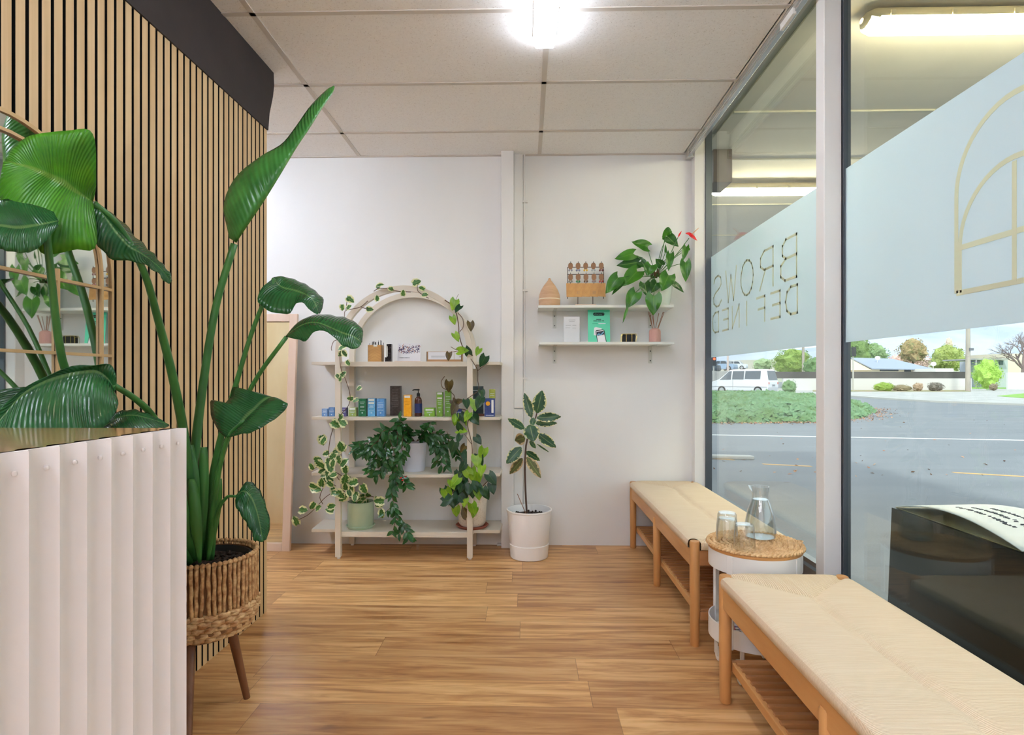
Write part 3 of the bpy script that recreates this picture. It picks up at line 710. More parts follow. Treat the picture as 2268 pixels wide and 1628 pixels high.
carton(396, 456, 1368, (84, 126, 180), 'small blue box partly hidden by the left front post', lines=(.5, .62, .8))
carton(514, 575, 1370, (76, 70, 122), 'small dark purple box right of the left front post', lines=(.4, .55, .8))
carton(597, 672, 1370, (152, 170, 92), 'small olive green box with white sticker beside the dark green box', sticker=((.76, .98),), lines=(.4, .5, .62))
carton(695, 772, 1280, (24, 100, 62), 'dark green box left of the two light blue boxes', lines=(.35, .5, .56, .7, .8))
carton(788, 862, 1278, (96, 164, 208), 'light blue box with two white stickers', sticker=((.86, .98), (.70, .79)), lines=(.3, .5, .56, .62))
carton(877, 957, 1280, (84, 140, 196), 'mid blue box without sticker, left of the tall dark box', lines=(.35, .5, .58, .66, .76))
carton(1012, 1113, 1152, (66, 56, 52), 'tall dark brown box with lines of small print', y=3.88, lines=(.3, .36, .42, .5, .56, .62, .68, .78, .86), dot=False, ybc=1449, lc=mat('print_grey', (140, 132, 126), .6))
carton(1148, 1222, 1242, (246, 166, 24), 'upright orange box with white sticker', sticker=((.86, .97),), lines=(.55, .62, .7), dot=False, lc=mat('print_amber', (200, 120, 10), .6))
carton(1355, 1460, 1372, (116, 164, 44), 'low wide lime green box with white sticker', sticker=((.68, .86),), lines=(.4, .5))
carton(1478, 1540, 1214, (106, 150, 44), 'tall green box with two white stickers', sticker=((.90, .98), (.72, .78)), lines=(.35, .5, .56, .64))
carton(1562, 1622, 1200, (92, 138, 44), 'tall plain green box behind the trailing vine leaf', lines=(.35, .5, .58, .66, .76))
carton(1680, 1730, 1385, (34, 50, 112), 'little navy box half hidden by bronze leaves left of the right post', lines=(.5, .6))
# book-like sign on a wooden stand
rb, a, b, y, h = carton(1822, 1948, 1155, (22, 44, 46), 'dark teal display card on a brown wooden stand right of the shelf post', name='display_card', cat='display card', group=None, y=3.86, dep=.006, dot=False, ybc=1452, lines=(.84,), zb_=ZP + .012)
MB().box(a.x - .003, b.x + .004, y - .02, y + .03, ZP, ZP + .014).build('stand', mat('brown_stand', (112, 66, 44), .5), rb)
q = MB()
for i in range(9): q.box(a.x + .006 + i * .0056, a.x + .0102 + i * .0056, y - .0008, y, ZP + .104, ZP + .104 + (.008 if i in (0, 5) else .0055))
for i in range(4): q.box(a.x + .012 + i * .013, a.x + .021 + i * .013, y - .0008, y, ZP + .086, ZP + .089)
q.build('heading', white, rb)
rb, a, b, y, h = carton(1958, 2062, 1278, (34, 56, 120), 'navy blister pack with orange disc and white tube at the right end of the shelf', name='blister_pack', cat='package', group=None, dot=False, lines=(.06,), dep=.045)
MB().prism([(a.x + .022 + .014 * math.cos(t_ * PI / 9), y - .001, ZP + h * .72 + .014 * math.sin(t_ * PI / 9)) for t_ in range(18)], (0, .0015, 0)).build('orange_disc', mat('disc_orange', (246, 176, 40), .5), rb)
MB().box(b.x - .022, b.x - .008, y - .006, y, ZP + h * .2, ZP + h * .92).build('white_tube', 'plastic', rb, bevel=.002)
carton(2005, 2065, 1186, (138, 150, 44), 'small olive box standing on top of the navy blister pack', zb_=ZP + h + .0004, lines=(.3, .5), dot=False, dep=.04, ybc=1278)
# pump bottle
bb = at(*c1(1296, 1460), y=3.80); bb.z = ZP
pb = thing('pump_bottle', bb, 'amber pump bottle with navy label between orange and low green boxes', 'bottle')
rB = .0236
MB().lathe(bb, [(0, 0), (rB * .92, 0), (rB, .004), (rB, .100), (rB * .86, .113), (rB * .5, .124), (rB * .42, .130)], 28).build('bottle_body', mat('amber_glass', (70, 26, 14), .12, coat=.5), pb, smooth=True)
MB().lathe(bb, [(rB + .0006, .022), (rB + .0006, .082)], 28, cap=False).build('label', mat('navy_label', (34, 48, 104), .45), pb, smooth=True)
q = MB()
for i, z in enumerate((.072, .060, .054, .048, .040, .030)):
    for k in range(-3, 3): a_ = -PI / 2 + k * .13 + .065; q.box(bb.x + (rB + .0009) * math.cos(a_) - .0014, bb.x + (rB + .0009) * math.cos(a_) + .0014, bb.y + (rB + .0009) * math.sin(a_) - .0004, bb.y + (rB + .0009) * math.sin(a_) + .0008, z, z + (.003 if i == 0 else .0012))
q.build('print', white, pb)
c = MB().lathe(bb, [(rB * .46, .126), (rB * .46, .146), (rB * .2, .150), (.003, .152), (.003, .164), (.008, .166), (.008, .174), (0, .176)], 20); c.tube([bb + Vector((0, 0, .170)), bb + Vector((-.028, -.004, .170)), bb + Vector((-.037, -.004, .165))], [.005, .004, .003], 8)
c.build('pump', 'black', pb, smooth=True)
# ---------------------------------------------------------------- things on the top shelf of the unit
ZT = SZ[3] + .0002; yt = 3.80
def px_(x, y=yt): return at(*c1(x, 905), y=y).x
a, b = px_(790), px_(930)
t = thing('pen_holder', ((a + b) / 2, yt + .03, ZT), 'square wooden chevron pot holding black brow pencils on the top shelf', 'pen pot')
hz = at(*c1(800, 742), y=yt).z
p_ = MB().box(a, b, yt, yt + .004, ZT, hz).box(a, b, yt + .056, yt + .06, ZT, hz).box(a, a + .004, yt, yt + .06, ZT, hz).box(b - .004, b, yt, yt + .06, ZT, hz).box(a, b, yt, yt + .06, ZT, ZT + .004)
p_.build('pot', mat('bamboo', (206, 160, 98), .45, c2=(190, 142, 82), vs=(12, 12, 30)), t, bevel=.001)
ch = MB(); m_ = (a + b) / 2
for k in range(6):
    z = ZT + .012 + k * .017
    for s_ in (-1, 1):
        x_ = a if s_ < 0 else b; zl = z; zm_ = min(z + .026, hz - .002)
        if zl < hz - .01: ch.prism([(x_ * .98 + m_ * .02, yt - .0005, zl), (m_, yt - .0005, zm_), (m_, yt - .0005, zm_ - .0014), (x_ * .98 + m_ * .02, yt - .0005, zl - .0014)], (0, .0006, 0))
ch.build('chevron_inlay', 'oakd', t)
MB().box(m_ - .008, m_ + .016, yt - .001, yt, hz - .010, hz + .002).build('sticker', white, t)
pl = MB()
for i in range(15):
    x_ = a + .008 + (b - a - .016) * (i % 5) / 4; y_ = yt + .012 + .018 * (i // 5); dx = R.uniform(-.006, .014); tz = hz + R.uniform(.012, .034)
    pl.tube([(x_, y_, ZT + .02), (x_ + dx, y_, tz)], [.0022, .0016], 6)
pl.build('brow_pencils', 'black', t)
a, b = px_(962), px_(1025); h = at(*c1(962, 732), y=yt).z
t = thing('mascara_box', ((a + b) / 2, yt + .015, ZT), 'small glossy black box next to the pencil pot on the top shelf', 'box')
MB().box(a, b, yt, yt + .035, ZT, h).build('carton', mat('gloss_black', (22, 20, 24), .2, c2=(60, 52, 58), vs=(60, 60, 60), lo=.55, hi=.6), t, bevel=.001)
MB().box(a, a + .010, yt - .001, yt, ZT + .03, h).box(a + .013, a + .017, yt - .0008, yt, ZT + .035, h - .015).build('print', white, t)
a, b = px_(1085, 3.84), px_(1316, 3.84); h = at(*c1(1085, 726), y=3.86).z; w = b - a
t = thing('picture_card', ((a + b) / 2, 3.84, ZT), 'landscape card with purple foliage print propped on a small wooden easel base', 'picture card')
MB().prism([(a, 3.84, ZT + .006), (b, 3.84, ZT + .006), (b, 3.862, h), (a, 3.862, h)], (0, .004, 0)).build('card', 'paper', t)
MB().box(a - .014, b + .002, 3.815, 3.875, ZT, ZT + .006).build('easel_base', 'pink', t, bevel=.001)
lf = MB(); dk_ = MB()
for i in range(150):
    u = R.uniform(.06, .94); v = .62 + R.uniform(-.16, .24); sz = R.uniform(.008, .016); an = R.uniform(-2.6, -.5) if R.random() < .7 else R.uniform(0, PI)
    p0 = Vector((a + w * u, 0, ZT + .006 + (h - ZT) * v)); d = Vector((math.cos(an), 0, math.sin(an))) * sz; nn = Vector((-d.z, 0, d.x)) * .18
    tgt = lf if R.random() < .72 else dk_
    def yy(z_): return 3.84 + .022 * (z_ - ZT) / (h - ZT) - .0012
    pp = [p0, p0 + d * .5 + nn, p0 + d, p0 + d * .5 - nn]
    if all(ZT + .01 < q.z < h and a < q.x < b for q in pp): tgt.prism([(q.x, yy(q.z), q.z) for q in pp], (0, .001, 0))
lf.build('leaf_print', mat('print_violet', (74, 66, 110), .6), t); dk_.build('twig_print', mat('print_blush', (206, 160, 140), .6), t)
q = MB()
for i in range(8): x_ = a + w * (.1 + i * .055); q.box(x_, x_ + .0055, 3.842, 3.8436, ZT + .026, ZT + .031)
q.build('print', 'inkg', t)
a, b = px_(1378), px_(1733); h = at(*c1(1378, 808), y=yt).z
t = thing('wooden_tray', ((a + b) / 2, yt + .03, ZT), 'low wooden tray with a wide white label, holding brown pads', 'tray')
wd_ = mat('tray_wood', (190, 146, 104), .5); MB().box(a, b, yt, yt + .005, ZT, h).box(a, b, yt + .06, yt + .065, ZT, h).box(a, a + .005, yt, yt + .06, ZT, h).box(b - .005, b, yt, yt + .06, ZT, h).box(a, b, yt, yt + .06, ZT, ZT + .004).build('tray', wd_, t, bevel=.001)
MB().box(a + .010, a + .176, yt - .001, yt, ZT + .016, h - .002).box(a + .178, b - .006, yt - .001, yt, ZT + .016, h - .002).build('label', 'paper', t)
q = MB()
for z_ in (.038, .032, .026): q.box(a + .03, a + .12, yt - .0016, yt - .001, ZT + z_, ZT + z_ + .0015)
q.box(a + .21, a + .225, yt - .0016, yt - .001, ZT + .03, ZT + .034).build('print', 'inkg', t)
for k, (dx, lab) in enumerate(((.035, 'round brown pad standing at the left in the wooden tray'), (.12, 'round brown pad standing in the middle of the wooden tray'))):
    c_ = Vector((a + dx, yt + .03, ZT + .006 + .026))
    tag(MB().prism([c_ + Vector((.028 * math.cos(i * PI / 10), k * .012, .026 * math.sin(i * PI / 10))) for i in range(20)], (0, .008, 0)).build('cleansing_pad', mat('pad_brown', (140, 92, 76), .8), org=c_, smooth=True), lab, 'pad', 'brown pads in the wooden tray')
# ================================================================ wall shelves on the right
def wall_shelf(pxl, pxr, pyt, pyb, lab):
    yf = 3.82; a, b = at(pxl, pyt, y=yf), at(pxr, pyt, y=yf); th = at(pxl, pyt, y=yf).z - at(pxl, pyb, y=yf).z
    t = thing('wall_shelf', ((a.x + b.x) / 2, YB, a.z), lab, 'shelf', 'floating shelves on the back wall')
    MB().box(a.x, b.x, yf, YB - .001, a.z - th, a.z).build('board', 'shelfw', t, bevel=.001)
    for px in (1228, 1440):
        x = at(px, 700, y=YB).x; zt_ = a.z - th
        br = MB().box(x - .012, x + .012, YB - .006, YB - .001, zt_ - .115, zt_).box(x - .011, x + .011, yf + .03, YB - .002, zt_ - .0035, zt_ - .0005); k = br.build('bracket', mat('bracket_grey', (206, 208, 200), .4), t, bevel=.001)
        s_ = MB()
        for dz in (.034, .098):
            s_.prism([(x + .0045 * math.cos(i * PI / 5), YB - .0085, zt_ - dz + .0045 * math.sin(i * PI / 5)) for i in range(10)], (0, .003, 0))
        s_.build('screw', mat('screw_dark', (90, 92, 84), .4, metal=.5), k)
    return a.z
ZU = wall_shelf(1192, 1493, 675.8, 681.8, 'upper white wall shelf carrying the diffuser and the anthurium')
ZL = wall_shelf(1194, 1494, 757.5, 763.2, 'lower white wall shelf carrying cards and the reed diffuser')
# oil diffuser
b = at(1217, 674, y=3.905); b.z = ZU + .0002; r0 = .0705
t = thing('oil_diffuser', b, 'wooden teardrop oil diffuser at the left end of the upper wall shelf', 'diffuser')
MB().lathe(b, [(0, 0), (r0 * .92, 0), (r0 * .99, .012), (r0 * 1.0, .044)], 32, cap=False).build('base', 'diffw', t, smooth=True)
MB().lathe(b, [(r0 * 1.0, .044), (r0 * 1.02, .047), (r0 * .99, .050)], 32, cap=False).build('light_ring', mat('ring', (250, 240, 214), .4), t, smooth=True)
MB().lathe(b, [(r0 * .99, .050), (r0 * .95, .075), (r0 * .80, .105), (r0 * .55, .135), (r0 * .30, .158), (r0 * .14, .172), (r0 * .10, .184), (.004, .186), (0, .183)], 32, cap=False).build('cover', 'diffw', t, smooth=True)
# earring rack
yr_ = 3.90; a, b_ = at(1257, 674, y=yr_), at(1337, 674, y=yr_)
ce = (a.x + b_.x) / 2; top = at(1257, 592, y=yr_).z; bot = at(1257, 662, y=yr_).z
t = thing('earring_rack', (ce, yr_, ZU), 'wire rack of earrings on brown cards on the upper wall shelf', 'jewellery rack')
m = MB()
for (p, q) in (((a.x, bot), (a.x, top)), ((b_.x, bot), (b_.x, top)), ((a.x, top), (b_.x, top)), ((a.x, at(0, 613, y=yr_).z), (b_.x, at(0, 613, y=yr_).z)), ((ce - .05, ZU + .01), (ce - .05, bot + .02)), ((ce + .047, ZU + .01), (ce + .047, bot + .02)), ((a.x, bot + .03), (b_.x, bot + .03))):
    m.tube([(p[0], yr_, p[1]), (q[0], yr_, q[1])], .0022, 6)
m.build('wire_frame', 'wire', t)
MB().box(ce - .068, ce + .066, yr_ - .02, yr_ + .02, ZU + .0002, ZU + .012).build('wood_base', 'pink', t, bevel=.001)
fc = [mat('gem_%d' % i, c, .3) for i, c in enumerate(((150, 150, 165), (120, 125, 160), (214, 170, 40), (180, 186, 190), (120, 50, 54), (150, 150, 140), (46, 120, 70), (110, 76, 50), (150, 130, 130), (170, 60, 60)))]
for r_ in range(3):
    for k in range(5):
        x = a.x + .018 + k * (b_.x - a.x - .034) / 4 + R.uniform(-.002, .002); zt_ = at(0, (589, 613, 633)[r_], y=yr_).z
        if r_ < 2:
            hw, hh = .0155, .042; pl = [(x - hw * .6, zt_), (x + hw * .6, zt_), (x + hw, zt_ - .012), (x + hw, zt_ - .028), (x + hw * .5, zt_ - hh), (x - hw * .5, zt_ - hh), (x - hw, zt_ - .028), (x - hw, zt_ - .012)]
            e = thing('earring_card', (x, yr_ - .01, zt_), 'brown tag with earrings, %s of five in the %s row of the wire rack' % (('first', 'second', 'third', 'fourth', 'fifth')[k], ('top', 'second')[r_]), 'earrings', 'earring cards on the wire rack')
            MB().prism([(p[0], yr_ - .014 - .0, p[1]) for p in pl], (0, .0015, 0)).build('tag', 'kraftd', e)
            MB().tube([(x, yr_ + .0, zt_ - .003), (x, yr_ - .02, zt_ - .001), (x, yr_ - .021, zt_ + .008)], .002, 5).build('hook', 'wire', e)
            g = MB()
            for s_ in (-1, 1): g.ico((x + s_ * .008, yr_ - .014, zt_ - hh - .006), .0075, 1, .3, (1, .4, 1.1), k)
            g.build('earring', fc[r_ * 5 + k], e)
        else:
            hw = (b_.x - a.x) / 10 + .003; z1, z0 = zt_, at(0, 663, y=yr_).z; sk = R.uniform(-.004, .004)
            e = thing('earring_card', (x, yr_ - .02, zt_), 'long kraft card hanging %s of five in the bottom row of the wire rack' % (('first', 'second', 'third', 'fourth', 'fifth')[k],), 'earrings', 'earring cards on the wire rack')
            MB().prism([(x - hw, yr_ - .016, z1), (x + hw, yr_ - .018, z1), (x + hw + sk + .001, yr_ - .030, z0), (x - hw + sk, yr_ - .030, z0 + R.uniform(0, .004))], (0, .003, 0)).build('card', 'kraft', e)
            g = MB()
            for s_ in (-1, 1): g.ico((x + s_ * .006, yr_ - .032, z0 + .032), .0026, 1); g.ico((x + s_ * .006, yr_ - .032, z0 + .022), .002, 1)
            g.build('earring', 'inkg' if k % 2 else 'gold', e)
            MB().tube([(x, yr_ + .0, z1 - .003), (x, yr_ - .02, z1 - .001), (x, yr_ - .021, z1 + .008)], .002, 5).build('hook', 'wire', e)
# paper stack, mint card, gold holder, reeds
y = 3.88; a, b_ = at(1249, 756, y=y), at(1283, 756, y=y); h = at(0, 704, y=y).z
t = thing('card_stack', ((a.x + b_.x) / 2, y, ZL), 'clear acrylic holder with white printed cards on the lower wall shelf', 'card holder')
MB().box(a.x, b_.x, y, y + .016, ZL + .002, h).build('cards', 'paper', t)
MB().box(a.x - .002, b_.x + .006, y - .004, y - .002, ZL + .0002, h - .004).box(b_.x + .004, b_.x + .007, y - .004, y + .02, ZL + .0002, h - .004).box(a.x - .002, b_.x + .007, y - .004, y + .03, ZL + .0002, ZL + .0018).build('acrylic_holder', 'tumbler', t)
q = MB()
for v, i0, i1 in ((.86, .3, .75), (.8, .35, .7), (.66, .12, .45), (.66, .55, .8), (.56, .1, .4), (.55, .55, .8)):
    w = b_.x - a.x; q.box(a.x + w * i0, a.x + w * i1, y - .0006, y, ZL + (h - ZL) * v, ZL + (h - ZL) * v + .0018)
q.build('print', 'inkg', t)
y = 3.87; a, b_ = at(1302.5, 756.5, y=y), at(1351.5, 756.5, y=y); h = at(0, 690, y=y + .02).z; w = b_.x - a.x; H_ = h - ZL
t = thing('payment_sign', ((a.x + b_.x) / 2, y, ZL), 'mint green counter card with a black badge and a phone picture', 'sign')
def yv(z_): return y + .02 * (z_ - ZL) / H_
def sheet(poly, mt, nm, lift, par=t, thick=.0008):
    MB().prism([(p, yv(q_) - lift, q_) for p, q_ in poly], (0, thick, 0)).build(nm, mt, par)
U = lambda u, v: (a.x + w * u, ZL + .0002 + H_ * v)
sheet([U(0, 0), U(1, 0), U(1, 1), U(0, 1)], 'mint', 'card', 0, thick=.002)
sheet([U(0, .93), U(1, .93), U(1, 1), U(0, 1)], 'mintd', 'card_top', .0006)
pill = [(.5 + .20 + .055 * math.cos(i * PI / 8 - PI / 2), .868 + .048 * math.sin(i * PI / 8 - PI / 2)) for i in range(9)] + [(.5 - .20 - .055 * math.cos(i * PI / 8 - PI / 2), .868 - .048 * math.sin(i * PI / 8 - PI / 2)) for i in range(9)]
sheet([U(*p) for p in pill], 'ink', 'badge', .0012)
def txt(s, size, u, v, mt, nm, lift=.002):
    vs, fs = text(s, size); MB().add([Vector((U(u, v)[0] + p.x, yv(U(u, v)[1] + p.y) - lift, U(u, v)[1] + p.y)) for p in vs], fs).build(nm, mt, t)
txt('afterpay', .0155, .47, .868, 'mint', 'badge_text'); txt('>', .014, .70, .872, 'mint', 'badge_arrow')
for (u0, u1, v, mt_) in ((.38, .60, .70, 'ink'), (.25, .42, .65, 'ink'), (.44, .61, .65, 'ink'), (.64, .73, .65, 'ink'), (.20, .43, .57, 'mintd'), (.48, .80, .57, 'paper')):
    sheet([U(u0, v), U(u1, v), U(u1, v + .018), U(u0, v + .018)], mt_, 'small_print', .0012)
sheet([U(.26, .22), U(.28, .45), U(.36, .47), U(.62, .43), U(.6, .2)], 'paper', 'card_picture', .0012)
sheet([U(.42, .002), U(.34, .33), U(.37, .37), U(.68, .40), U(.74, .37), U(.84, .002)], 'ink', 'phone_picture', .002)
sheet([U(.445, .002), U(.37, .34), U(.70, .38), U(.81, .002)], 'paper', 'phone_screen', .0028)
sheet([U(.405, .20), U(.385, .32), U(.70, .355), U(.735, .24)], mat('navy_screen', (36, 50, 66), .4), 'phone_header', .0036)
sheet([U(.40, .225), U(.49, .275), U(.57, .235), U(.70, .335), U(.70, .30), U(.57, .205), U(.49, .245), U(.42, .205)], mat('sky_line', (130, 200, 236), .4), 'phone_wave', .0044)
y = 3.88; a, b_ = at(1377, 757, y=y), at(1410.5, 757, y=y); h = at(0, 742, y=y).z; w = b_.x - a.x
t = thing('card_holder', ((a.x + b_.x) / 2, y, ZL), 'small geometric gold wire holder with black cards on the lower shelf', 'card holder')
m = MB(); A = [(a.x + .006, h), (b_.x - .004, h), (b_.x, h - .010), (b_.x - .006, ZL + .002), (a.x, ZL + .002), (a.x + .001, h - .012)]
for yy_ in (y, y + .04):
    for i in range(6): m.tube([(A[i][0], yy_, A[i][1]), (A[(i + 1) % 6][0], yy_, A[(i + 1) % 6][1])], .0016, 6)
for i in range(6): m.tube([(A[i][0], y, A[i][1]), (A[i][0], y + .04, A[i][1])], .0016, 6)
for u in (.3, .68): m.tube([(a.x + w * u, y, ZL + .002), (a.x + w * u, y, h)], .0014, 6)
m.build('gold_frame', mat('polished_gold', (232, 206, 120), .2, metal=.9), t)
MB().box(a.x + .006, b_.x - .008, y + .005, y + .035, ZL + .001, h - .003).build('black_cards', 'black', t)
b = at(1450.5, 757, y=3.89); b.z = ZL + .0002
t = thing('reed_diffuser', b, 'pink ribbed ceramic reed diffuser with brown reeds', 'diffuser')
pf = [(0, 0), (.033, 0), (.0365, .004), (.0365, .070), (.033, .082), (.022, .090), (.013, .092), (.013, .086), (0, .086)]
v0 = MB(); seg = 72
for r_, z_ in pf:
    for k in range(seg): an = 2 * PI * k / seg; q = r_ * (1 + (.022 * math.sin(k * PI / 1.5) if r_ > .03 else 0)); v0.v.append(b + Vector((q * math.cos(an), q * math.sin(an), z_)))
for i in range(len(pf) - 1):
    for k in range(seg): v0.f.append((i * seg + k, i * seg + (k + 1) % seg, (i + 1) * seg + (k + 1) % seg, (i + 1) * seg + k)); v0.m.append(0)
v0.build('ceramic_bottle', 'pinkcer', t, smooth=True)
for (tx, ty) in ((1412, 1040), (1425, 1045), (1450, 1060), (1462, 1048), (1525, 1055), (1572, 1040), (1584, 1042)):
    e = at(*c3(tx, ty), y=3.885); MB().tube([b + Vector((R.uniform(-.006, .006), R.uniform(-.006, .006), .04)), e], .0019, 6).build('reed', 'reed', t)
# ================================================================ plants
HT = [(0, .62), (.08, .88), (.2, 1.0), (.35, .98), (.5, .84), (.65, .64), (.8, .38), (.92, .15), (1, 0)]
def interp(T, t):
    for (a, x), (b, y) in zip(T, T[1:]):
        if t <= b: return x + (y - x) * (t - a) / (b - a)
    return T[-1][1]
def leaf(mb, base, tip, nrm, W, kind='heart', fold=.25, droop=.0, n=7, twist=0):
    base, tip = Vector(base), Vector(tip); ax = tip - base; L = ax.length; d = ax.normalized(); nrm = Vector(nrm); nrm = (nrm - d * nrm.dot(d))
    nrm = nrm.normalized() if nrm.length > 1e-4 else d.orthogonal().normalized()
    sd = d.cross(nrm).normalized(); rows = []; cols = (-1, -.55, 0, .55, 1)
    for i in range(n + 1):
        t = i / n
        if kind == 'heart': w = interp(HT, t); lobe = .24 * (1 - t) ** 3
        elif kind == 'ovate': w = math.sin(PI * min(1, t * .97 + .015) ** .85) ** .75; lobe = 0
        elif kind == 'lance': w = math.sin(PI * min(1, t * .97 + .02) ** .8); lobe = 0
        else:
            w = interp([(0, .5), (.15, .95), (.4, 1.0), (.65, .85), (.85, .5), (1, 0)], t); lobe = .14 * (1 - t) ** 3; w *= 1 + .07 * math.cos(i * PI)
        row = []
        for c_ in cols:
            hw = W / 2 * w * c_; s = t * L - lobe * L * abs(c_) ** 1.5
            z = abs(hw) * fold - droop * L * (t ** 2) + (.04 * W * math.sin(t * 9 + c_ * 3))
            row.append(base + d * s + sd * hw + nrm * z)
        rows.append(row)
    o = len(mb.v); k = 5
    mb.v += [p for r in rows for p in r]
    for i in range(n + 1):
        for j, c_ in enumerate(cols): mb.uv[o + i * k + j] = (c_, i / n)
    for i in range(n):
        for j in range(4): mb.f.append((o + i * k + j, o + i * k + j + 1, o + (i + 1) * k + j + 1, o + (i + 1) * k + j)); mb.m.append(mb.cur)
def big_leaf(parent, left, mid, right, mt, wave=.0025, n=30, solid=.0012, waves=14, name='leaf'):
    """left/mid/right: lists of (px,py,depth) down the blade -> lofted, ribbed leaf surface"""
    A, B, C = [cr([at(p[0], p[1], d=p[2]) for p in q], n) for q in (left, mid, right)]; rows = []
    for i in range(n):
        row = []; a, b, c_ = A[i], B[i], C[i]; nr = (a - b).cross(C[i] - a); nr = nr.normalized() if nr.length > 1e-6 else Vector((0, -1, 0))
        for j in range(13):
            u = -1 + j / 6
            if u <= 0: p = b.lerp(a, -u); bow = math.sin(PI * -u) * (a - b).length
            else: p = b.lerp(c_, u); bow = math.sin(PI * u) * (c_ - b).length
            e = wave * math.sin(i / n * PI * waves + abs(u) * 1.5) * abs(u) * min(1, 4 * (1 - i / n), 4 * i / n)
            row.append(p + Vector((0, -.10, .05)) * bow + Vector((0, e, e * .6)))
        rows.append(row)
    mb = MB(); mb.grid(rows)
    return mb.build(name, mt, parent, smooth=2, solid=solid)
# ---------------------------------------------------------------- basket stand
BC = Vector((-1.075, 1.975, 0)); rb_ = .165
bs = thing('basket_planter', BC, 'woven seagrass basket planter on splayed wooden legs', 'planter')
zr, zl = .535, .375
bk = MB().lathe(BC, [(rb_ - .016, zr - .01), (rb_ - .012, zl), (rb_ - .012, .31), (rb_ - .05, .285), (0, .285), (0, .292), (rb_ - .055, .292), (rb_ - .022, .315), (rb_ - .024, zr - .012)], 48, cap=False); bk.build('basket_wall', mat('basket_core', (128, 88, 54), .8), bs, smooth=True)
st = MB(); ns = 62
for i in range(ns):
    a = 2 * PI * i / ns; ja = R.uniform(-.02, .02); rj = R.uniform(-.003, .002); pts = []
    for k in range(9):
        t_ = k / 8; tw = .0012 * math.sin(t_ * 14 + i * 1.7); aa = a + ja * t_ + tw / rb_
        pts.append(BC + Vector((math.cos(aa) * (rb_ - .006 + rj), math.sin(aa) * (rb_ - .006 + rj), zr - .004 + (zl - zr) * t_)))
    st.tube(pts, [.0062 + .0012 * math.sin(k * 2.3 + i) for k in range(9)], 6)
    st.ico(BC + Vector((math.cos(a) * (rb_ - .005), math.sin(a) * (rb_ - .005), zr)), .0095, 1, .2, seed=i)
st.build('upright_cords', 'seagrass', bs, smooth=2)
br = MB()
for row in range(5):
    z = zl - .006 - row * .0185; rr_ = rb_ - .004 - (max(0, row - 1) ** 1.6) * .0045; nn = 26
    for i in range(nn):
        a = 2 * PI * (i + .5 * (row % 2)) / nn
        for s_ in (-1, 1):
            a0, a1 = a - .16, a + .16
            br.tube([BC + Vector((math.cos(a0) * (rr_ - .006), math.sin(a0) * (rr_ - .006), z + s_ * .008)), BC + Vector((math.cos(a) * (rr_ + .004), math.sin(a) * (rr_ + .004), z + s_ * .002)), BC + Vector((math.cos(a1) * (rr_ - .006), math.sin(a1) * (rr_ - .006), z - s_ * .007))], [.005, .0092, .005], 6)
br.build('braided_base', 'husk', bs, smooth=2)
MB().lathe(BC, [(0, .262), (.085, .262), (.115, .275), (.12, .288), (0, .288)], 30, cap=False).build('base_disc', 'walnut', bs, smooth=True)
for (tx, ty, bx_, by_) in ((502, 1412, 547, 1546), (426, 1440, 410, 1665)):
    top = at(tx, ty, z=.272) if 0 else None
legs = [(-.2, .0), (1, 0)]
lp = at(547, 1546, z=.0); l2 = at(414, 1690, z=0)
ends = [(lp, Vector((lp.x - .045, lp.y - .035, .285))), (l2, Vector((-1.075, 1.885, .285))), (Vector((-1.205, 2.02, 0)), Vector((-1.15, 2.0, .285)))]
for e0, e1 in ends:
    MB().tube([e1, e0 + Vector((0, 0, .0))], [.0175, .0115], 14).build('leg', 'walnut', bs, smooth=True)
# ---------------------------------------------------------------- bird of paradise
bp = thing('bird_of_paradise_plant', BC + Vector((0, 0, .30)), 'tall bird of paradise plant with big glossy paddle leaves growing from the basket', 'plant')
MB().lathe(BC, [(0, .30), (.105, .30), (.135, .505), (.145, .508), (.146, .522), (.139, .524), (.130, .50), (0, .50)], 36, cap=False).build('nursery_pot', mat('black_pot', (28, 32, 36), .4), bp, smooth=True)
so = MB()
for i in range(11):
    for j in range(24): pass
rows = []
for i in range(12):
    r_ = .132 * i / 11; rows.append([BC + Vector((r_ * math.cos(2 * PI * j / 36), r_ * math.sin(2 * PI * j / 36), .503 + .012 * noise.noise(Vector((r_ * 60 * math.cos(2 * PI * j / 36), r_ * 60 * math.sin(2 * PI * j / 36), 1))))) for j in range(37)])
so.grid(rows); so.uv = {}
for i in range(60):
    a, r_ = R.uniform(0, 2 * PI), .12 * math.sqrt(R.random()); so.ico(BC + Vector((r_ * math.cos(a), r_ * math.sin(a), .508)), R.uniform(.004, .010), 1, .5, (1, 1, .7), i)
so.build('soil', 'soil', bp)
def stalk(pts, r0, r1, n=22):
    q = cr([at(p[0], p[1], d=p[2]) if len(p) == 3 else Vector(p[:3]) for p in pts], n)
    return MB().tube(q, [r0 + (r1 - r0) * (i / (n - 1)) ** 1.7 for i in range(n)], 12).build('stalk', 'bop', bp, smooth=2)
stalk([(519, 540, 1.98), (478, 680, 1.99), (450, 850, 2.0), (432, 1000, 1.99), (427, 1110, 1.98), (437, 1238, 1.96)], .0115, .022)
stalk([(607, 617, 1.90), (560, 730, 1.93), (520, 860, 1.95), (490, 965, 1.96), (466, 1090, 1.97), (456, 1238, 1.97)], .0065, .016)
stalk([(634, 747, 1.84), (570, 835, 1.88), (524, 925, 1.92), (490, 1015, 1.94), (472, 1120, 1.96), (462, 1238, 1.96)], .0065, .014)
stalk([(540, 932, 1.80), (506, 968, 1.83), (486, 1040, 1.88), (472, 1130, 1.92), (464, 1238, 1.95)], .005, .012)
stalk([(522, 1099, 1.88), (501, 1103, 1.90), (480, 1142, 1.92), (468, 1238, 1.95)], .0045, .009)
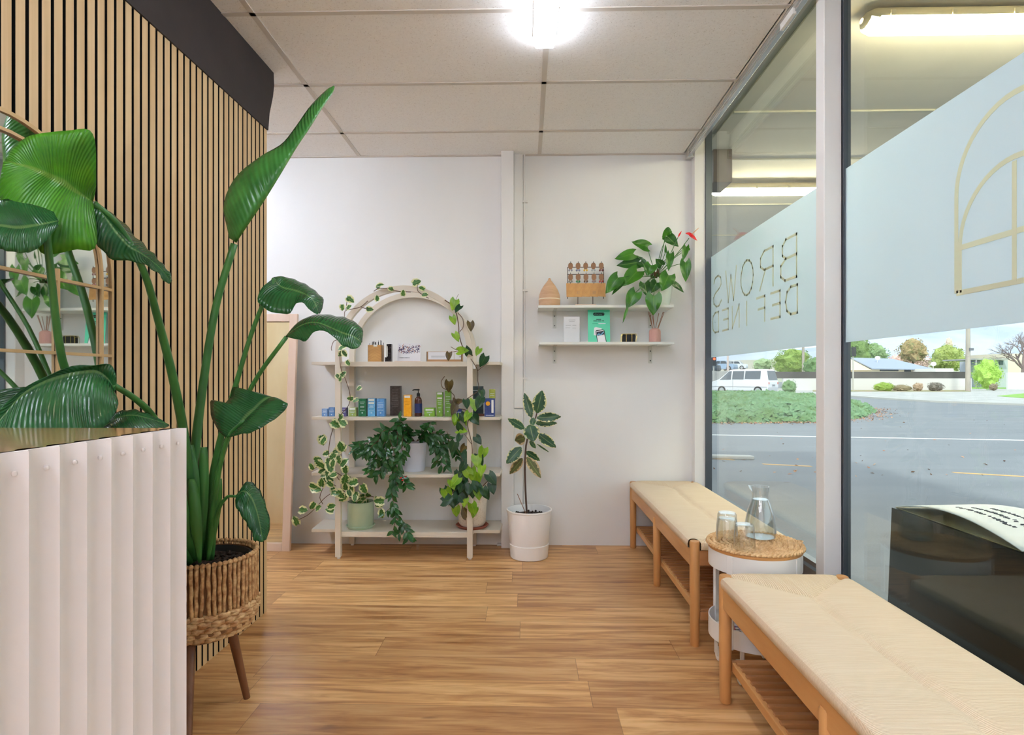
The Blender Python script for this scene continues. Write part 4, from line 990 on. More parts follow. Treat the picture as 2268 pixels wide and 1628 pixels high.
stalk([(208, 450, 1.46), (262, 500, 1.52), (318, 600, 1.60), (352, 715, 1.70), (386, 850, 1.80), (412, 1000, 1.88), (432, 1238, 1.94)], .0075, .018)
stalk([(100, 470, 1.33), (112, 600, 1.36), (142, 812, 1.45), (210, 950, 1.58), (320, 1090, 1.76), (420, 1245, 1.92)], .0075, .015)
stalk([(250, 852, 1.50), (300, 884, 1.58), (340, 925, 1.66), (385, 1010, 1.78), (428, 1240, 1.93)], .0075, .014)
# sheathing leaf bases with yellow edges
for (pts, wd_, mt) in (([(420, 985, 1.9), (424, 1110, 1.91), (436, 1240, 1.93)], .030, 'bop'), ([(452, 990, 1.92), (446, 1120, 1.93), (446, 1240, 1.94)], .022, 'bop'), ([(486, 1060, 1.92), (474, 1150, 1.93), (462, 1240, 1.94)], .018, 'greenst'), ([(425, 1060, 1.88), (432, 1150, 1.88), (444, 1245, 1.90)], .022, 'greenst')):
    q = cr([at(*p[:2], d=p[2]) for p in pts], 14); mb = MB(); rows = []
    for i, p in enumerate(q):
        w_ = wd_ * math.sin(PI * (.08 + .88 * (i / 13)) ** .8); rows.append([p + Vector((w_ * c_, -.012 * (1 - c_ * c_), 0)) for c_ in (-1, -.5, 0, .5, 1)])
    mb.grid(rows); mb.build('leaf_sheath', mt, bp, smooth=2, solid=.003)
big_leaf(bp, [(508, 528, 1.99), (496, 455, 1.97), (520, 395, 1.96), (575, 348, 1.97), (625, 318, 2.0), (655, 280, 2.03), (690, 232, 2.07), (722, 200, 2.10), (739, 190, 2.12)],
         [(523, 538, 1.97), (548, 500, 1.93), (585, 445, 1.92), (622, 385, 1.93), (655, 330, 1.96), (685, 285, 1.99), (710, 245, 2.03), (735, 208, 2.08), (741, 192, 2.11)],
         [(518, 532, 2.0), (530, 480, 2.06), (560, 430, 2.08), (600, 375, 2.08), (635, 325, 2.09), (668, 285, 2.10), (700, 240, 2.11), (726, 206, 2.12), (740, 191, 2.13)], 'bopleaf', waves=10)
big_leaf(bp, [(604, 618, 1.90), (578, 640, 1.86), (572, 670, 1.84), (600, 690, 1.83), (640, 695, 1.83), (655, 672, 1.83), (672, 672, 1.83), (690, 690, 1.83), (703, 696, 1.84)],
         [(606, 616, 1.90), (616, 630, 1.92), (630, 638, 1.91), (650, 642, 1.90), (668, 648, 1.88), (682, 655, 1.86), (694, 666, 1.85), (702, 682, 1.84), (705, 695, 1.84)],
         [(606, 614, 1.91), (620, 612, 1.95), (642, 616, 1.97), (664, 624, 1.97), (684, 634, 1.95), (702, 648, 1.93), (716, 663, 1.91), (714, 682, 1.88), (708, 695, 1.86)], 'bopdark')
big_leaf(bp, [(633, 746, 1.84), (660, 752, 1.80), (678, 755, 1.78), (698, 733, 1.76), (730, 738, 1.74), (752, 760, 1.73), (770, 770, 1.73), (790, 772, 1.73), (800, 762, 1.74)],
         [(633, 745, 1.84), (655, 728, 1.83), (680, 716, 1.82), (706, 716, 1.80), (735, 728, 1.78), (758, 738, 1.76), (778, 744, 1.75), (792, 752, 1.75), (800, 760, 1.75)],
         [(634, 744, 1.85), (658, 716, 1.88), (688, 700, 1.90), (716, 696, 1.90), (742, 700, 1.88), (766, 704, 1.86), (786, 714, 1.83), (803, 730, 1.80), (802, 758, 1.76)], 'bopdark')
big_leaf(bp, [(503, 972, 1.83), (480, 948, 1.86), (467, 915, 1.88), (468, 886, 1.90), (494, 895, 1.88), (512, 876, 1.88), (516, 858, 1.88), (548, 866, 1.87), (594, 880, 1.86)],
         [(507, 968, 1.82), (520, 952, 1.82), (535, 936, 1.82), (550, 920, 1.82), (564, 906, 1.82), (577, 893, 1.82), (590, 884, 1.83), (600, 880, 1.84), (606, 880, 1.85)],
         [(512, 968, 1.80), (532, 962, 1.76), (556, 958, 1.74), (580, 946, 1.74), (606, 930, 1.75), (628, 912, 1.76), (637, 895, 1.77), (622, 886, 1.79), (608, 882, 1.83)], 'bopdark')
big_leaf(bp, [(523, 1098, 1.88), (522, 1120, 1.85), (540, 1150, 1.83), (558, 1180, 1.83), (562, 1196, 1.83), (580, 1200, 1.84)],
         [(524, 1096, 1.88), (540, 1088, 1.88), (556, 1100, 1.87), (568, 1130, 1.86), (576, 1165, 1.85), (582, 1200, 1.84)],
         [(526, 1094, 1.89), (548, 1066, 1.92), (572, 1082, 1.93), (586, 1110, 1.92), (598, 1160, 1.90), (590, 1195, 1.86)], 'bopdark')
big_leaf(bp, [(206, 446, 1.46), (214, 402, 1.42), (210, 340, 1.38), (202, 288, 1.36), (150, 290, 1.34), (100, 294, 1.33), (58, 304, 1.32), (30, 326, 1.32), (14, 350, 1.32)],
         [(204, 446, 1.45), (180, 430, 1.41), (160, 418, 1.39), (140, 405, 1.37), (118, 394, 1.36), (98, 384, 1.34), (76, 374, 1.33), (50, 366, 1.32), (12, 356, 1.32)],
         [(206, 449, 1.45), (214, 545, 1.41), (165, 554, 1.38), (104, 563, 1.35), (72, 534, 1.33), (40, 505, 1.32), (6, 470, 1.31), (-2, 420, 1.31), (6, 368, 1.31)], 'boplight', wave=.004, waves=8)
big_leaf(bp, [(203, 448, 1.46), (201, 500, 1.45), (220, 548, 1.47), (250, 574, 1.50), (300, 580, 1.55), (330, 592, 1.60), (352, 608, 1.62), (368, 626, 1.64), (376, 628, 1.65)],
         [(206, 448, 1.47), (232, 480, 1.47), (258, 515, 1.49), (285, 545, 1.52), (310, 560, 1.56), (332, 575, 1.60), (352, 592, 1.62), (368, 610, 1.64), (378, 626, 1.65)],
         [(210, 448, 1.50), (240, 468, 1.54), (270, 490, 1.58), (300, 524, 1.61), (325, 548, 1.63), (345, 568, 1.64), (362, 588, 1.65), (376, 604, 1.66), (381, 622, 1.66)], 'bopdark', wave=.004)
big_leaf(bp, [(256, 862, 1.50), (258, 830, 1.50), (240, 808, 1.49), (205, 808, 1.46), (150, 814, 1.42), (100, 835, 1.38), (50, 862, 1.34), (0, 905, 1.30), (-60, 960, 1.26)],
         [(254, 868, 1.50), (240, 840, 1.50), (215, 822, 1.48), (180, 822, 1.45), (140, 830, 1.42), (95, 845, 1.38), (48, 874, 1.34), (0, 930, 1.30), (-60, 1000, 1.26)],
         [(256, 872, 1.50), (262, 900, 1.46), (235, 940, 1.42), (205, 965, 1.40), (165, 985, 1.38), (115, 990, 1.35), (65, 1000, 1.32), (10, 1010, 1.29), (-50, 1020, 1.26)], 'bopdark', wave=.004, waves=9)
big_leaf(bp, [(215, 950, 1.50), (245, 925, 1.53), (262, 912, 1.56), (300, 908, 1.60), (340, 922, 1.64), (374, 940, 1.68)],
         [(215, 955, 1.50), (245, 935, 1.52), (270, 922, 1.55), (300, 920, 1.58), (340, 930, 1.63), (374, 941, 1.68)],
         [(220, 965, 1.50), (250, 960, 1.48), (280, 962, 1.50), (310, 960, 1.54), (345, 952, 1.60), (375, 944, 1.68)], mat('x', (0, 0, 0)) if 0 else 'bopdark', wave=.003)
big_leaf(bp, [(130, 500, 1.32), (90, 545, 1.28), (50, 560, 1.27), (0, 552, 1.26), (-40, 545, 1.25)], [(130, 490, 1.33), (80, 500, 1.29), (40, 505, 1.28), (0, 500, 1.27), (-40, 500, 1.25)], [(120, 470, 1.34), (70, 450, 1.33), (20, 440, 1.31), (-10, 450, 1.30), (-40, 460, 1.27)], 'bopdark')
# ---------------------------------------------------------------- anthurium
ab = at(1459, 673, y=3.905); ab.z = ZU + .0002
an = thing('anthurium_plant', ab, 'anthurium with heart shaped leaves and red flowers on the upper wall shelf', 'plant')
MB().lathe(ab, [(0, 0), (.066, 0), (.070, .006), (.092, .150), (.097, .168), (.091, .168), (.084, .145), (0, .145)], 36, cap=False).build('pot', mat('pot_white', (224, 230, 218), .3), an, smooth=True)
MB().lathe(ab, [(0, .152), (.05, .150), (.086, .146)], 24, cap=False).build('soil', 'soil', an)
crown = at(*c3(1500, 650), y=3.86)
rt_ = MB()
for i in range(9): q = crown + Vector((R.uniform(-.03, .02), R.uniform(-.02, .03), R.uniform(-.02, .02))); rt_.tube([q + Vector((.02, .03, -.03)), q, q + Vector((R.uniform(-.02, .04), -.01, .03))], [.006, .005, .003], 6)
rt_.build('stem_base', 'brown', an)
AL = [((1608, 165), (1672, 168), 95, 0, .04), ((1612, 150), (1562, 250), 50, 0, .03), ((1615, 215), (1742, 325), 120, 1, .06), ((1400, 330), (1230, 270), 130, 0, .05), ((1245, 405), (1042, 460), 120, 0, 0),
      ((1300, 500), (1064, 532), 130, 1, .03), ((1290, 600), (1128, 755), 180, 0, -.03), ((1080, 668), (942, 838), 150, 0, -.05), ((1130, 715), (1008, 855), 60, 1, .02), ((1440, 530), (1395, 645), 140, 0, -.08),
      ((1555, 530), (1490, 460), 90, 1, .0), ((1650, 410), (1632, 592), 85, 0, -.04), ((1600, 385), (1598, 298), 26, 0, .02), ((1822, 330), (1790, 480), 70, 0, .05), ((1815, 500), (1820, 712), 115, 0, .0),
      ((1632, 640), (1556, 812), 165, 0, -.10), ((1690, 730), (1802, 826), 70, 1, .0), ((1500, 720), (1442, 832), 120, 1, -.06), ((1370, 730), (1400, 868), 130, 1, -.05), ((1272, 830), (1170, 1000), 150, 0, -.10),
      ((1470, 865), (1464, 1078), 170, 0, -.12), ((1848, 345), (1862, 370), 26, 0, .05), ((1330, 490), (1400, 560), 90, 1, .02)]
for (b_, t_, W, dk_, dy) in AL:
    y = 3.86 + dy; A, T = at(*c3(*b_), y=y), at(*c3(*t_), y=y - .012)
    m = MB(); leaf(m, A, T, (R.uniform(-.35, .25), -1, R.uniform(-.1, .45)), W / 4.933 * y / F * 1.05, 'heart', fold=R.uniform(.05, .3), n=9, droop=.03)
    if b_ == (1272, 830): leaf(m, T + (A - T) * .2, at(*c3(1130, 1165), y=y - .01), (0, -1, 0), .018, 'lance', n=6)
    lo = m.build('leaf', 'anthd' if dk_ else 'anth', an, smooth=2)
    mid_ = (A + crown) / 2 + Vector((R.uniform(-.01, .01), .01, .015)); MB().tube(cr([A + Vector((0, .003, 0)), mid_, crown], 8), .0021, 6).build('petiole', 'greenst', lo)
for (s0, s1, W) in (((1855, 235), (1890, 190), 0), ((1735, 225), (1775, 155), 1)):
    y = 3.85; P0, P1 = at(*c3(*s0), y=y), at(*c3(*s1), y=y)
    fl = MB(); 
    if not W:
        leaf(fl, at(*c3(1880, 200), y=y), at(*c3(1815, 178), y=y - .01), (.1, -1, .5), .026, 'heart', n=8, fold=.3); leaf(fl, at(*c3(1870, 195), y=y), at(*c3(1945, 262), y=y), (-.3, -1, .2), .022, 'heart', n=8, fold=.2)
    else: leaf(fl, P0, P1, (-.5, -1, 0), .010, 'lance', n=6, fold=.6)
    f_ = fl.build('spathe', 'red', an, smooth=2, solid=.001)
    if not W: MB().tube([at(*c3(1888, 192), y=y - .006), at(*c3(1925, 155), y=y - .008), at(*c3(1962, 122), y=y - .008)], [.0028, .0024, .0014], 8).build('spadix', 'spad', f_, smooth=True)
    MB().tube(cr([P0, (P0 + crown) / 2 + Vector((.01, 0, 0)), crown], 10), .0024, 6).build('flower_stem', 'greenst', f_)
# ---------------------------------------------------------------- rubber plant
fb = at(1172, 1244, y=3.745); fb = Vector((fb.x, 3.755, 0))
fp_ = thing('rubber_plant', fb, 'variegated rubber plant in a tall white pot standing on the floor by the column', 'plant')
MB().lathe(fb, [(0, .028), (.110, .028), (.116, .05), (.132, .20), (.139, .288), (.143, .292), (.143, .300), (.136, .300), (.134, .286), (.126, .24), (0, .24)], 48, cap=False).build('pot', 'plastic', fp_, smooth=True)
MB().lathe(fb, [(0, 0), (.112, 0), (.118, .005), (.124, .085), (.120, .087), (.114, .03), (0, .026)], 48, cap=False).build('saucer', 'plastic', fp_, smooth=True)
s_ = MB().lathe(fb, [(0, .262), (.08, .262), (.128, .255)], 30, cap=False)
for i in range(70): a, r_ = R.uniform(0, 2 * PI), .12 * math.sqrt(R.random()); s_.ico(fb + Vector((r_ * math.cos(a), r_ * math.sin(a), .262)), R.uniform(.004, .009), 1, .5, seed=i)
s_.build('soil', 'soil', fp_)
yf_ = 3.755
MB().tube(cr([at(*c4(x, y), y=yf_) for x, y in ((262, 1192), (250, 1000), (243, 800), (246, 650), (262, 520), (315, 400), (345, 290))], 16), [.006] * 8 + [.0055] * 4 + [.004] * 4, 8).build('stem', 'trunk', fp_, smooth=True)
MB().tube([at(*c4(255, 1165), y=yf_ - .02), at(*c4(178, 985), y=yf_ - .02)], .0022, 6).build('support_stick', 'reed', fp_)
FL = [((345, 290), (392, 98), 118, 0, .0), ((300, 330), (238, 118), 78, 0, .05), ((345, 330), (552, 322), 82, 0, -.02), ((330, 375), (520, 378), 62, 0, .03), ((285, 392), (318, 532), 135, 0, -.08), ((238, 425), (98, 338), 72, 0, -.04),
      ((244, 505), (155, 525), 100, 1, .04), ((355, 470), (510, 585), 86, 0, .0), ((285, 530), (335, 592), 44, 0, -.06), ((345, 555), (452, 628), 16, 0, .03), ((212, 585), (84, 722), 100, 0, -.04), ((222, 680), (112, 815), 78, 1, .02), ((252, 620), (372, 700), 62, 0, .03), ((258, 668), (380, 845), 88, 1, -.05), ((320, 330), (300, 400), 60, 0, -.02)]
for (b_, t_, W, old, dy) in FL:
    A, T = at(*c4(*b_), y=yf_ + dy * .4), at(*c4(*t_), y=yf_ + dy); m = MB()
    leaf(m, A, T, (R.uniform(-.2, .2), -1, R.uniform(.0, .35)), W / 3.877 * yf_ / F * 1.05, 'ovate', fold=.12, n=9, droop=.03)
    lo = m.build('leaf', 'ficusb' if old else 'ficus', fp_, smooth=2)
# ---------------------------------------------------------------- trailing plants
def blob_leaf(mb, p, size, kind, tilt=None, cam=True):
    an_ = R.uniform(0, 2 * PI) if tilt is None else tilt
    d = Vector((math.cos(an_), R.uniform(-.4, .1), math.sin(an_))).normalized() * size
    leaf(mb, p - d * .5, p + d * .5, (R.uniform(-.5, .5), -1, R.uniform(-.1, .8)), size * (.85 if kind == 'heart' else .95 if kind == 'ivy' else .36), kind, fold=R.uniform(0, .35), n=7 if kind == 'heart' else 6, droop=R.uniform(0, .1))
# left: variegated pothos in sage pot
gp = at(*c2(718, 1195), y=3.80); gp.z = SZ[0] + .0002
po = thing('variegated_ivy', gp, 'variegated vine in a sage green pot on the bottom shelf, climbing up the arch', 'plant')
MB().lathe(gp, [(0, .012), (.078, .012), (.082, .018), (.083, .165), (.079, .168), (.077, .150), (0, .150)], 40, cap=False).build('pot', 'sage', po, smooth=True)
MB().lathe(gp, [(0, 0), (.078, 0), (.092, .018), (.089, .020), (.078, .010), (0, .010)], 40, cap=False).build('saucer', 'sage', po, smooth=True)
MB().lathe(gp, [(0, .156), (.05, .155), (.079, .150)], 24, cap=False).build('soil', 'soil', po)
YV = 3.655
def vine(mb, pts, r=.0022, y=YV): mb.tube(cr([at(q[0], q[1], y=(q[2] if len(q) > 2 else y)) for q in pts], max(6, len(pts) * 3)), r, 6)
C1 = lambda L: [c1(x, y) for x, y in L]; C2 = lambda L: [c2(x, y) for x, y in L]
sm = MB()
gs = at(*c2(700, 930), y=3.78)
vine(sm, [(*c2(700, 935), 3.78), (*c2(640, 860), 3.72), (*c2(560, 800), 3.66), (*c2(450, 660), YV), (*c2(400, 500), YV), (*c2(410, 340), YV), (*c2(450, 200), YV), (*c1(470, 1540), YV), (*c1(520, 1440), YV), (*c1(600, 1340), YV), (*c1(610, 1230), YV), (*c1(560, 1070), YV), (*c1(520, 980), YV), (*c1(510, 860), YV), (*c1(515, 780), YV)])
vine(sm, [(*c2(700, 935), 3.78), (*c2(600, 760), 3.68), (*c2(450, 650), YV), (*c2(300, 610), YV), (*c2(230, 640), YV)])
vine(sm, [(*c2(680, 935), 3.78), (*c2(470, 870), 3.66), (*c2(380, 900), YV), (*c2(290, 990), YV), (*c2(200, 1080), YV), (*c2(90, 1140), YV)])
vine(sm, [(*c2(680, 935), 3.78), (*c2(440, 780), 3.66), (*c2(380, 760), YV), (*c2(310, 900), YV), (*c2(340, 980), YV)])
vine(sm, [(*c2(720, 935), 3.78), (*c2(820, 900), 3.74), (*c2(900, 950), 3.70), (*c2(930, 1080), 3.70)])
vine(sm, C1([(430, 800), (425, 770), (445, 710), (480, 690)])); vine(sm, C1([(555, 460), (565, 400), (640, 380), (720, 360), (790, 300)])); vine(sm, C1([(570, 400), (580, 310)])); vine(sm, C1([(720, 362), (790, 385)]))
vine(sm, C1([(850, 205), (900, 175), (1000, 180), (1100, 205), (1220, 212)])); vine(sm, C1([(1285, 140), (1290, 200), (1340, 240), (1400, 275)]))
sm.build('vine_stem', 'brown', po, smooth=True)
lv = MB()
PL = [c1(*p) for p in ((620, 290), (528, 370), (905, 150), (925, 140), (1030, 183), (1145, 218), (885, 270), (1278, 113), (815, 385), (1370, 238), (1325, 172), (600, 360), (525, 770), (565, 832), (590, 925), (545, 1030), (495, 1062), (520, 1075), (695, 1178), (608, 1278), (665, 1300), (535, 1520), (470, 1540), (515, 830))] + \
     [c2(*p) for p in ((340, 345), (345, 350), (520, 400), (480, 445), (370, 475), (430, 505), (225, 600), (300, 560), (440, 560), (410, 620), (555, 560), (560, 640), (350, 690), (370, 720), (560, 725), (640, 765), (250, 800), (280, 830), (600, 860), (520, 885), (540, 920), (145, 1040), (235, 1000), (300, 1015), (70, 1140), (400, 1040), (430, 1000), (900, 950), (930, 1080), (900, 990), (880, 930), (450, 850), (470, 870), (420, 780), (330, 650), (390, 650), (290, 530), (320, 590), (540, 420), (510, 130), (470, 150), (400, 720), (620, 820), (680, 900), (750, 830), (660, 920), (560, 800), (330, 760), (440, 690), (500, 540), (390, 560), (530, 380), (600, 740))]
for (x, y) in PL:
    sc = 16 if y < 900 else 19
    blob_leaf(lv, at(x + R.uniform(-1, 1), y, y=YV - R.uniform(-.02, .03)), sc * R.uniform(.8, 1.25) * YV / F, 'ivy')
for _ in range(16): q = gp + Vector((R.uniform(-.05, .05), R.uniform(-.05, .05), R.uniform(.15, .20))); blob_leaf(lv, q, .038, 'ivy')
lv.build('foliage', 'pothos', po, smooth=2)
# right: philodendron in speckled pot
sp_ = at(*c2(1835, 1215), y=3.83); sp_.z = SZ[0] + .0002
ph = thing('heartleaf_vine', sp_, 'lime and dark heart leaved vine in a speckled cream pot with terracotta saucer', 'plant')
MB().lathe(sp_, [(0, .014), (.074, .014), (.086, .030), (.096, .215), (.091, .220), (.085, .20), (0, .20)], 40, cap=False).build('pot', 'speck', ph, smooth=True)
MB().lathe(sp_, [(0, 0), (.090, 0), (.106, .016), (.102, .019), (.088, .010), (0, .010)], 40, cap=False).build('saucer', 'terra', ph, smooth=True)
MB().lathe(sp_, [(0, .208), (.05, .206), (.088, .20)], 24, cap=False).build('soil', 'soil', ph)
sm = MB()
vine(sm, [(*c2(1850, 900), 3.80), (*c2(1840, 780), 3.72), (*c2(1830, 600), YV), (*c2(1835, 400), YV), (*c2(1790, 200), YV), (*c1(1800, 1480), YV), (*c1(1790, 1400), YV), (*c1(1640, 1360), YV), (*c1(1660, 1260), YV), (*c1(1600, 1200), YV), (*c1(1540, 1170), YV), (*c1(1525, 1110), YV), (*c1(1560, 1055), YV)], .0024)
vine(sm, C1([(1820, 880), (1860, 940), (1890, 1000), (1892, 1100), (1900, 1190), (1830, 1250), (1690, 1340)]), .0024); vine(sm, C1([(1890, 1000), (1940, 960), (2000, 920)]), .0016)
vine(sm, C1([(1560, 292), (1640, 350), (1680, 440), (1700, 560), (1705, 640), (1740, 760), (1800, 800), (1840, 850)]), .0032); vine(sm, C1([(1690, 420), (1740, 480), (1745, 560), (1710, 610)]), .0022); vine(sm, C1([(1660, 310), (1698, 232)]), .0012); vine(sm, C1([(1620, 760), (1680, 790), (1750, 775)]), .0018); vine(sm, C1([(1600, 820), (1700, 800), (1780, 790)]), .0014)
vine(sm, C2([(1580, 250), (1640, 370), (1720, 500), (1760, 620), (1800, 760)]), .0018); vine(sm, C2([(1760, 280), (1830, 380)])); vine(sm, [(*c2(1850, 900), 3.80), (*c2(1950, 790), 3.75), (*c2(2000, 740), 3.72)]); vine(sm, [(*c2(1850, 900), 3.80), (*c2(1960, 860), 3.76), (*c2(2060, 840), 3.74)])
vine(sm, [(*c2(1830, 900), 3.80), (*c2(1740, 800), 3.70), (*c2(1640, 860), 3.66), (*c2(1600, 1000), 3.66)])
sm.build('vine_stem', 'brown', ph, smooth=True)
groups = {'phyel': [c1(*p) for p in ((1680, 670), (1650, 500), (1860, 1350), (1780, 1500), (1670, 1500), (1750, 800), (1890, 815), (1650, 345))] + [c2(*p) for p in ((1665, 130), (1780, 110), (1740, 245), (1935, 480), (1885, 560), (1925, 650), (1830, 690), (1770, 625), (1890, 735), (1645, 830), (1590, 895), (1675, 1060), (1845, 1040), (1850, 1070), (1760, 970), (1900, 880), (1640, 790), (1660, 760))],
          'phdk': [c1(*p) for p in ((1690, 385), (1940, 912), (1780, 1340), (1935, 1240), (1900, 1330), (1870, 1500), (1790, 790), (1740, 1480))] + [c2(*p) for p in ((1700, 190), (1700, 330), (1640, 415), (1900, 345), (1760, 510), (1740, 700), (1570, 960), (1740, 935), (1690, 780), (1720, 830), (1870, 820), (2040, 735), (2040, 830), (1960, 870), (1570, 880), (1600, 940), (1680, 860), (1760, 880), (1690, 700), (1740, 780), (1800, 840), (1870, 780), (1680, 940), (1640, 960), (1840, 860), (1920, 540), (1730, 620), (1980, 890), (1760, 570), (1880, 130))],
          'phbr': [c1(*p) for p in ((1820, 562), (1600, 862), (1600, 1165), (1705, 1310), (1645, 1400), (1660, 1330))] + [c2(*p) for p in ((1740, 430), (1760, 1050))]}
for mt, pts in groups.items():
    lv = MB()
    for (x, y) in pts:
        s_ = (27 if y > 1000 else 24) * R.uniform(.75, 1.15); blob_leaf(lv, at(x, y, y=YV - R.uniform(-.04, .04)), s_ * YV / F, 'heart', tilt=R.uniform(-PI / 2 - .7, -PI / 2 + .7) if R.random() < .8 else None)
    lv.build({'phyel': 'lime_foliage', 'phdk': 'dark_foliage', 'phbr': 'bronze_foliage'}[mt], mt, ph, smooth=2)
# middle: lipstick plant
lb = at(*c2(1250, 668), y=3.845); lb.z = SZ[1] + .0002
lp_ = thing('lipstick_plant', lb, 'bushy dark green trailing plant in a white pot on the second lowest shelf', 'plant')
MB().lathe(lb, [(0, 0), (.068, 0), (.072, .008), (.084, .180), (.086, .184), (.082, .184), (.078, .165), (0, .165)], 40, cap=False).build('pot', mat('pot_gloss', (222, 226, 238), .25), lp_, smooth=True)
MB().lathe(lb, [(0, .172), (.04, .171), (.080, .165)], 24, cap=False).build('soil', 'soil', lp_)
strands = [[(1250, 350), (1170, 250), (1100, 190), (1085, 330), (1085, 500), (1060, 640), (1040, 760), (1030, 880), (1060, 1010), (1070, 1100), (1130, 1180), (1180, 1260), (1200, 1320)],
           [(1250, 350), (1120, 260), (1000, 260), (1040, 420), (1070, 560), (1060, 700), (1090, 800)], [(1240, 350), (1080, 260), (960, 240), (900, 330), (880, 480), (840, 600), (800, 660)],
           [(1240, 350), (1060, 300), (880, 330), (760, 380), (690, 400), (645, 450)], [(1240, 350), (1050, 290), (950, 380), (930, 520), (960, 600), (920, 660), (860, 700)],
           [(1260, 350), (1160, 280), (1130, 400), (1140, 480), (1100, 560), (1090, 660), (1150, 740), (1180, 800)], [(1260, 350), (1200, 270), (1120, 140), (1100, 130)],
           [(1280, 350), (1340, 260), (1400, 200), (1420, 160)], [(1280, 350), (1380, 280), (1480, 260), (1540, 330), (1560, 450), (1580, 590)], [(1280, 350), (1400, 290), (1450, 340), (1460, 440), (1480, 560)],
           [(1280, 350), (1420, 270), (1560, 300), (1640, 400), (1680, 500)], [(1270, 350), (1380, 320), (1500, 380), (1520, 500), (1530, 590)], [(1250, 350), (1150, 330), (1200, 380)],
           [(1180, 1200), (1110, 1260), (1090, 1330)], [(1070, 1080), (1060, 1170), (1040, 1250)], [(1050, 1000), (1000, 1030), (950, 1080)], [(1240, 350), (1000, 320), (970, 430), (1000, 520), (980, 590)], [(1240, 350), (980, 300), (850, 380), (760, 470), (700, 370)]]
sm, lv = MB(), MB()
for k, s_ in enumerate(strands):
    n = len(s_); q = []
    for i, (x, y) in enumerate(s_):
        dep = 3.83 if i == 0 and y < 400 else (3.76 if i == 1 and y < 400 else 3.66 - .02 * (k % 3)); 
        if y > 640: dep = 3.64
        if x > 1400 and y < 640: dep = 3.72
        q.append(at(*c2(x, y), y=dep))
    L_ = sum((q[i + 1] - q[i]).length for i in range(n - 1)); m_ = max(6, int(L_ / .015)); path = cr(q, m_)
    sm.tube(path, .0019, 6)
    for i in range(2, m_):
        T_ = (path[i] - path[i - 1]).normalized()
        for sgn in (-1, 1):
            if R.random() < .38: continue
            sdv = T_.cross(Vector((0, -1, 0))).normalized() * sgn * R.uniform(.5, 1.1); dv = (T_ * R.uniform(.2, .8) + sdv + Vector((0, R.uniform(-.7, .5), -.5))).normalized()
            L2 = R.uniform(.042, .068); leaf(lv, path[i], path[i] + dv * L2, (R.uniform(-.5, .5), -1, R.uniform(.1, .8)), L2 * .42, 'lance', fold=.12, n=7, droop=.10)
sm.build('vine_stem', 'brown', lp_, smooth=True); lv.build('foliage', 'lip', lp_, smooth=2)
fl = MB()
for (x, y) in ((1170, 705), (1140, 740), (1120, 720)): leaf(fl, at(*c2(x - 12, y + 8), y=3.62), at(*c2(x + 14, y - 12), y=3.61), (0, -1, .3), .006, 'lance', n=5)
fl.build('red_flower', 'red', lp_)
# ================================================================ outside
GZ = -.15
def asphaltmat():
    m, t, b, o = newmat('asphalt')
    n = t.noise(t.coord(scale=(.35, 1.3, 1)), 1, 5, .6); n2 = t.noise(t.coord(scale=(60, 60, 60)), 1, 2)
    c = t.mix(n, lin((112, 116, 122)), lin((150, 152, 158))); c = t.mix(t.math('MULTIPLY', n2, .35), c, lin((96, 98, 104)))
    t.l.new(c, b.inputs['Base Color']); b.inputs['Roughness'].default_value = .8
    k = t.new('ShaderNodeBump', i_Strength=.4, i_Distance=.006); t.l.new(n2, k.inputs['Height']); t.l.new(k.outputs[0], b.inputs['Normal'])
    return m
M['asphalt'] = asphaltmat()
M['concrete'] = mat('pale_concrete', (190, 188, 186), .8, c2=(168, 166, 164), vs=(1, 1, 1))
M['conc2'] = mat('kerb_concrete', (200, 196, 190), .8)
M['lawn'] = mat('lawn', (150, 190, 96), .9, c2=(120, 164, 70), vs=(.8, .8, .8))
M['paint'] = mat('road_white', (232, 232, 230), .6); M['paintY'] = mat('road_orange', (222, 170, 100), .6)
S('ground', MB().box(1.262, 400, -60, 900, GZ - .3, GZ).box(-300, 1.262, 4.3, 900, GZ - .3, GZ), 'asphalt')
def gp_(px, py, z=GZ): return at(px, py, z=z)
def slab(pts, z, mt, name, h=None):
    q = [gp_(*p) for p in pts]; return S(name, MB().prism([(p.x, p.y, GZ - .02) for p in q], (0, 0, z - GZ + .02)), mt)
slab([(1700, 869), (1866, 877), (1960, 884.5), (2060, 890.5), (2130, 893), (2300, 899), (2600, 905), (2600, 862), (2140, 862.5), (1860, 861.5), (1700, 860)], GZ + .05, 'concrete', 'footpath')
kb = MB(); kp = [gp_(*p) for p in ((1700, 869.6), (1866, 877.6), (1960, 885), (2060, 891), (2130, 893.6), (2300, 900), (2600, 906))]
for a, b in zip(kp, kp[1:]):
    d = (b - a).normalized(); nn = Vector((-d.y, d.x, 0)) * .18; kb.prism([(a.x, a.y, GZ), (b.x, b.y, GZ), (b.x + nn.x, b.y + nn.y, GZ), (a.x + nn.x, a.y + nn.y, GZ)], (0, 0, .10))
S('trim_kerb', kb, 'conc2')
slab([(2140, 862), (2700, 862), (2700, 846), (2150, 846)], GZ + .06, 'lawn', 'lawn')
slab([(2208, 879), (2268, 884), (2700, 900), (2700, 872), (2268, 873)], GZ + .07, 'lawn', 'grass_verge')
ln = MB(); a, b = gp_(1555, 963.5), gp_(2300, 976.5); a = a + (a - b) * .5; b = b + (b - a) * .4; ln.prism([(a.x, a.y, GZ - .01), (b.x, b.y, GZ - .01), (b.x, b.y + .13, GZ - .01), (a.x, a.y + .13, GZ - .01)], (0, 0, .014)); S('road_marking', ln, 'paint')
ln = MB()
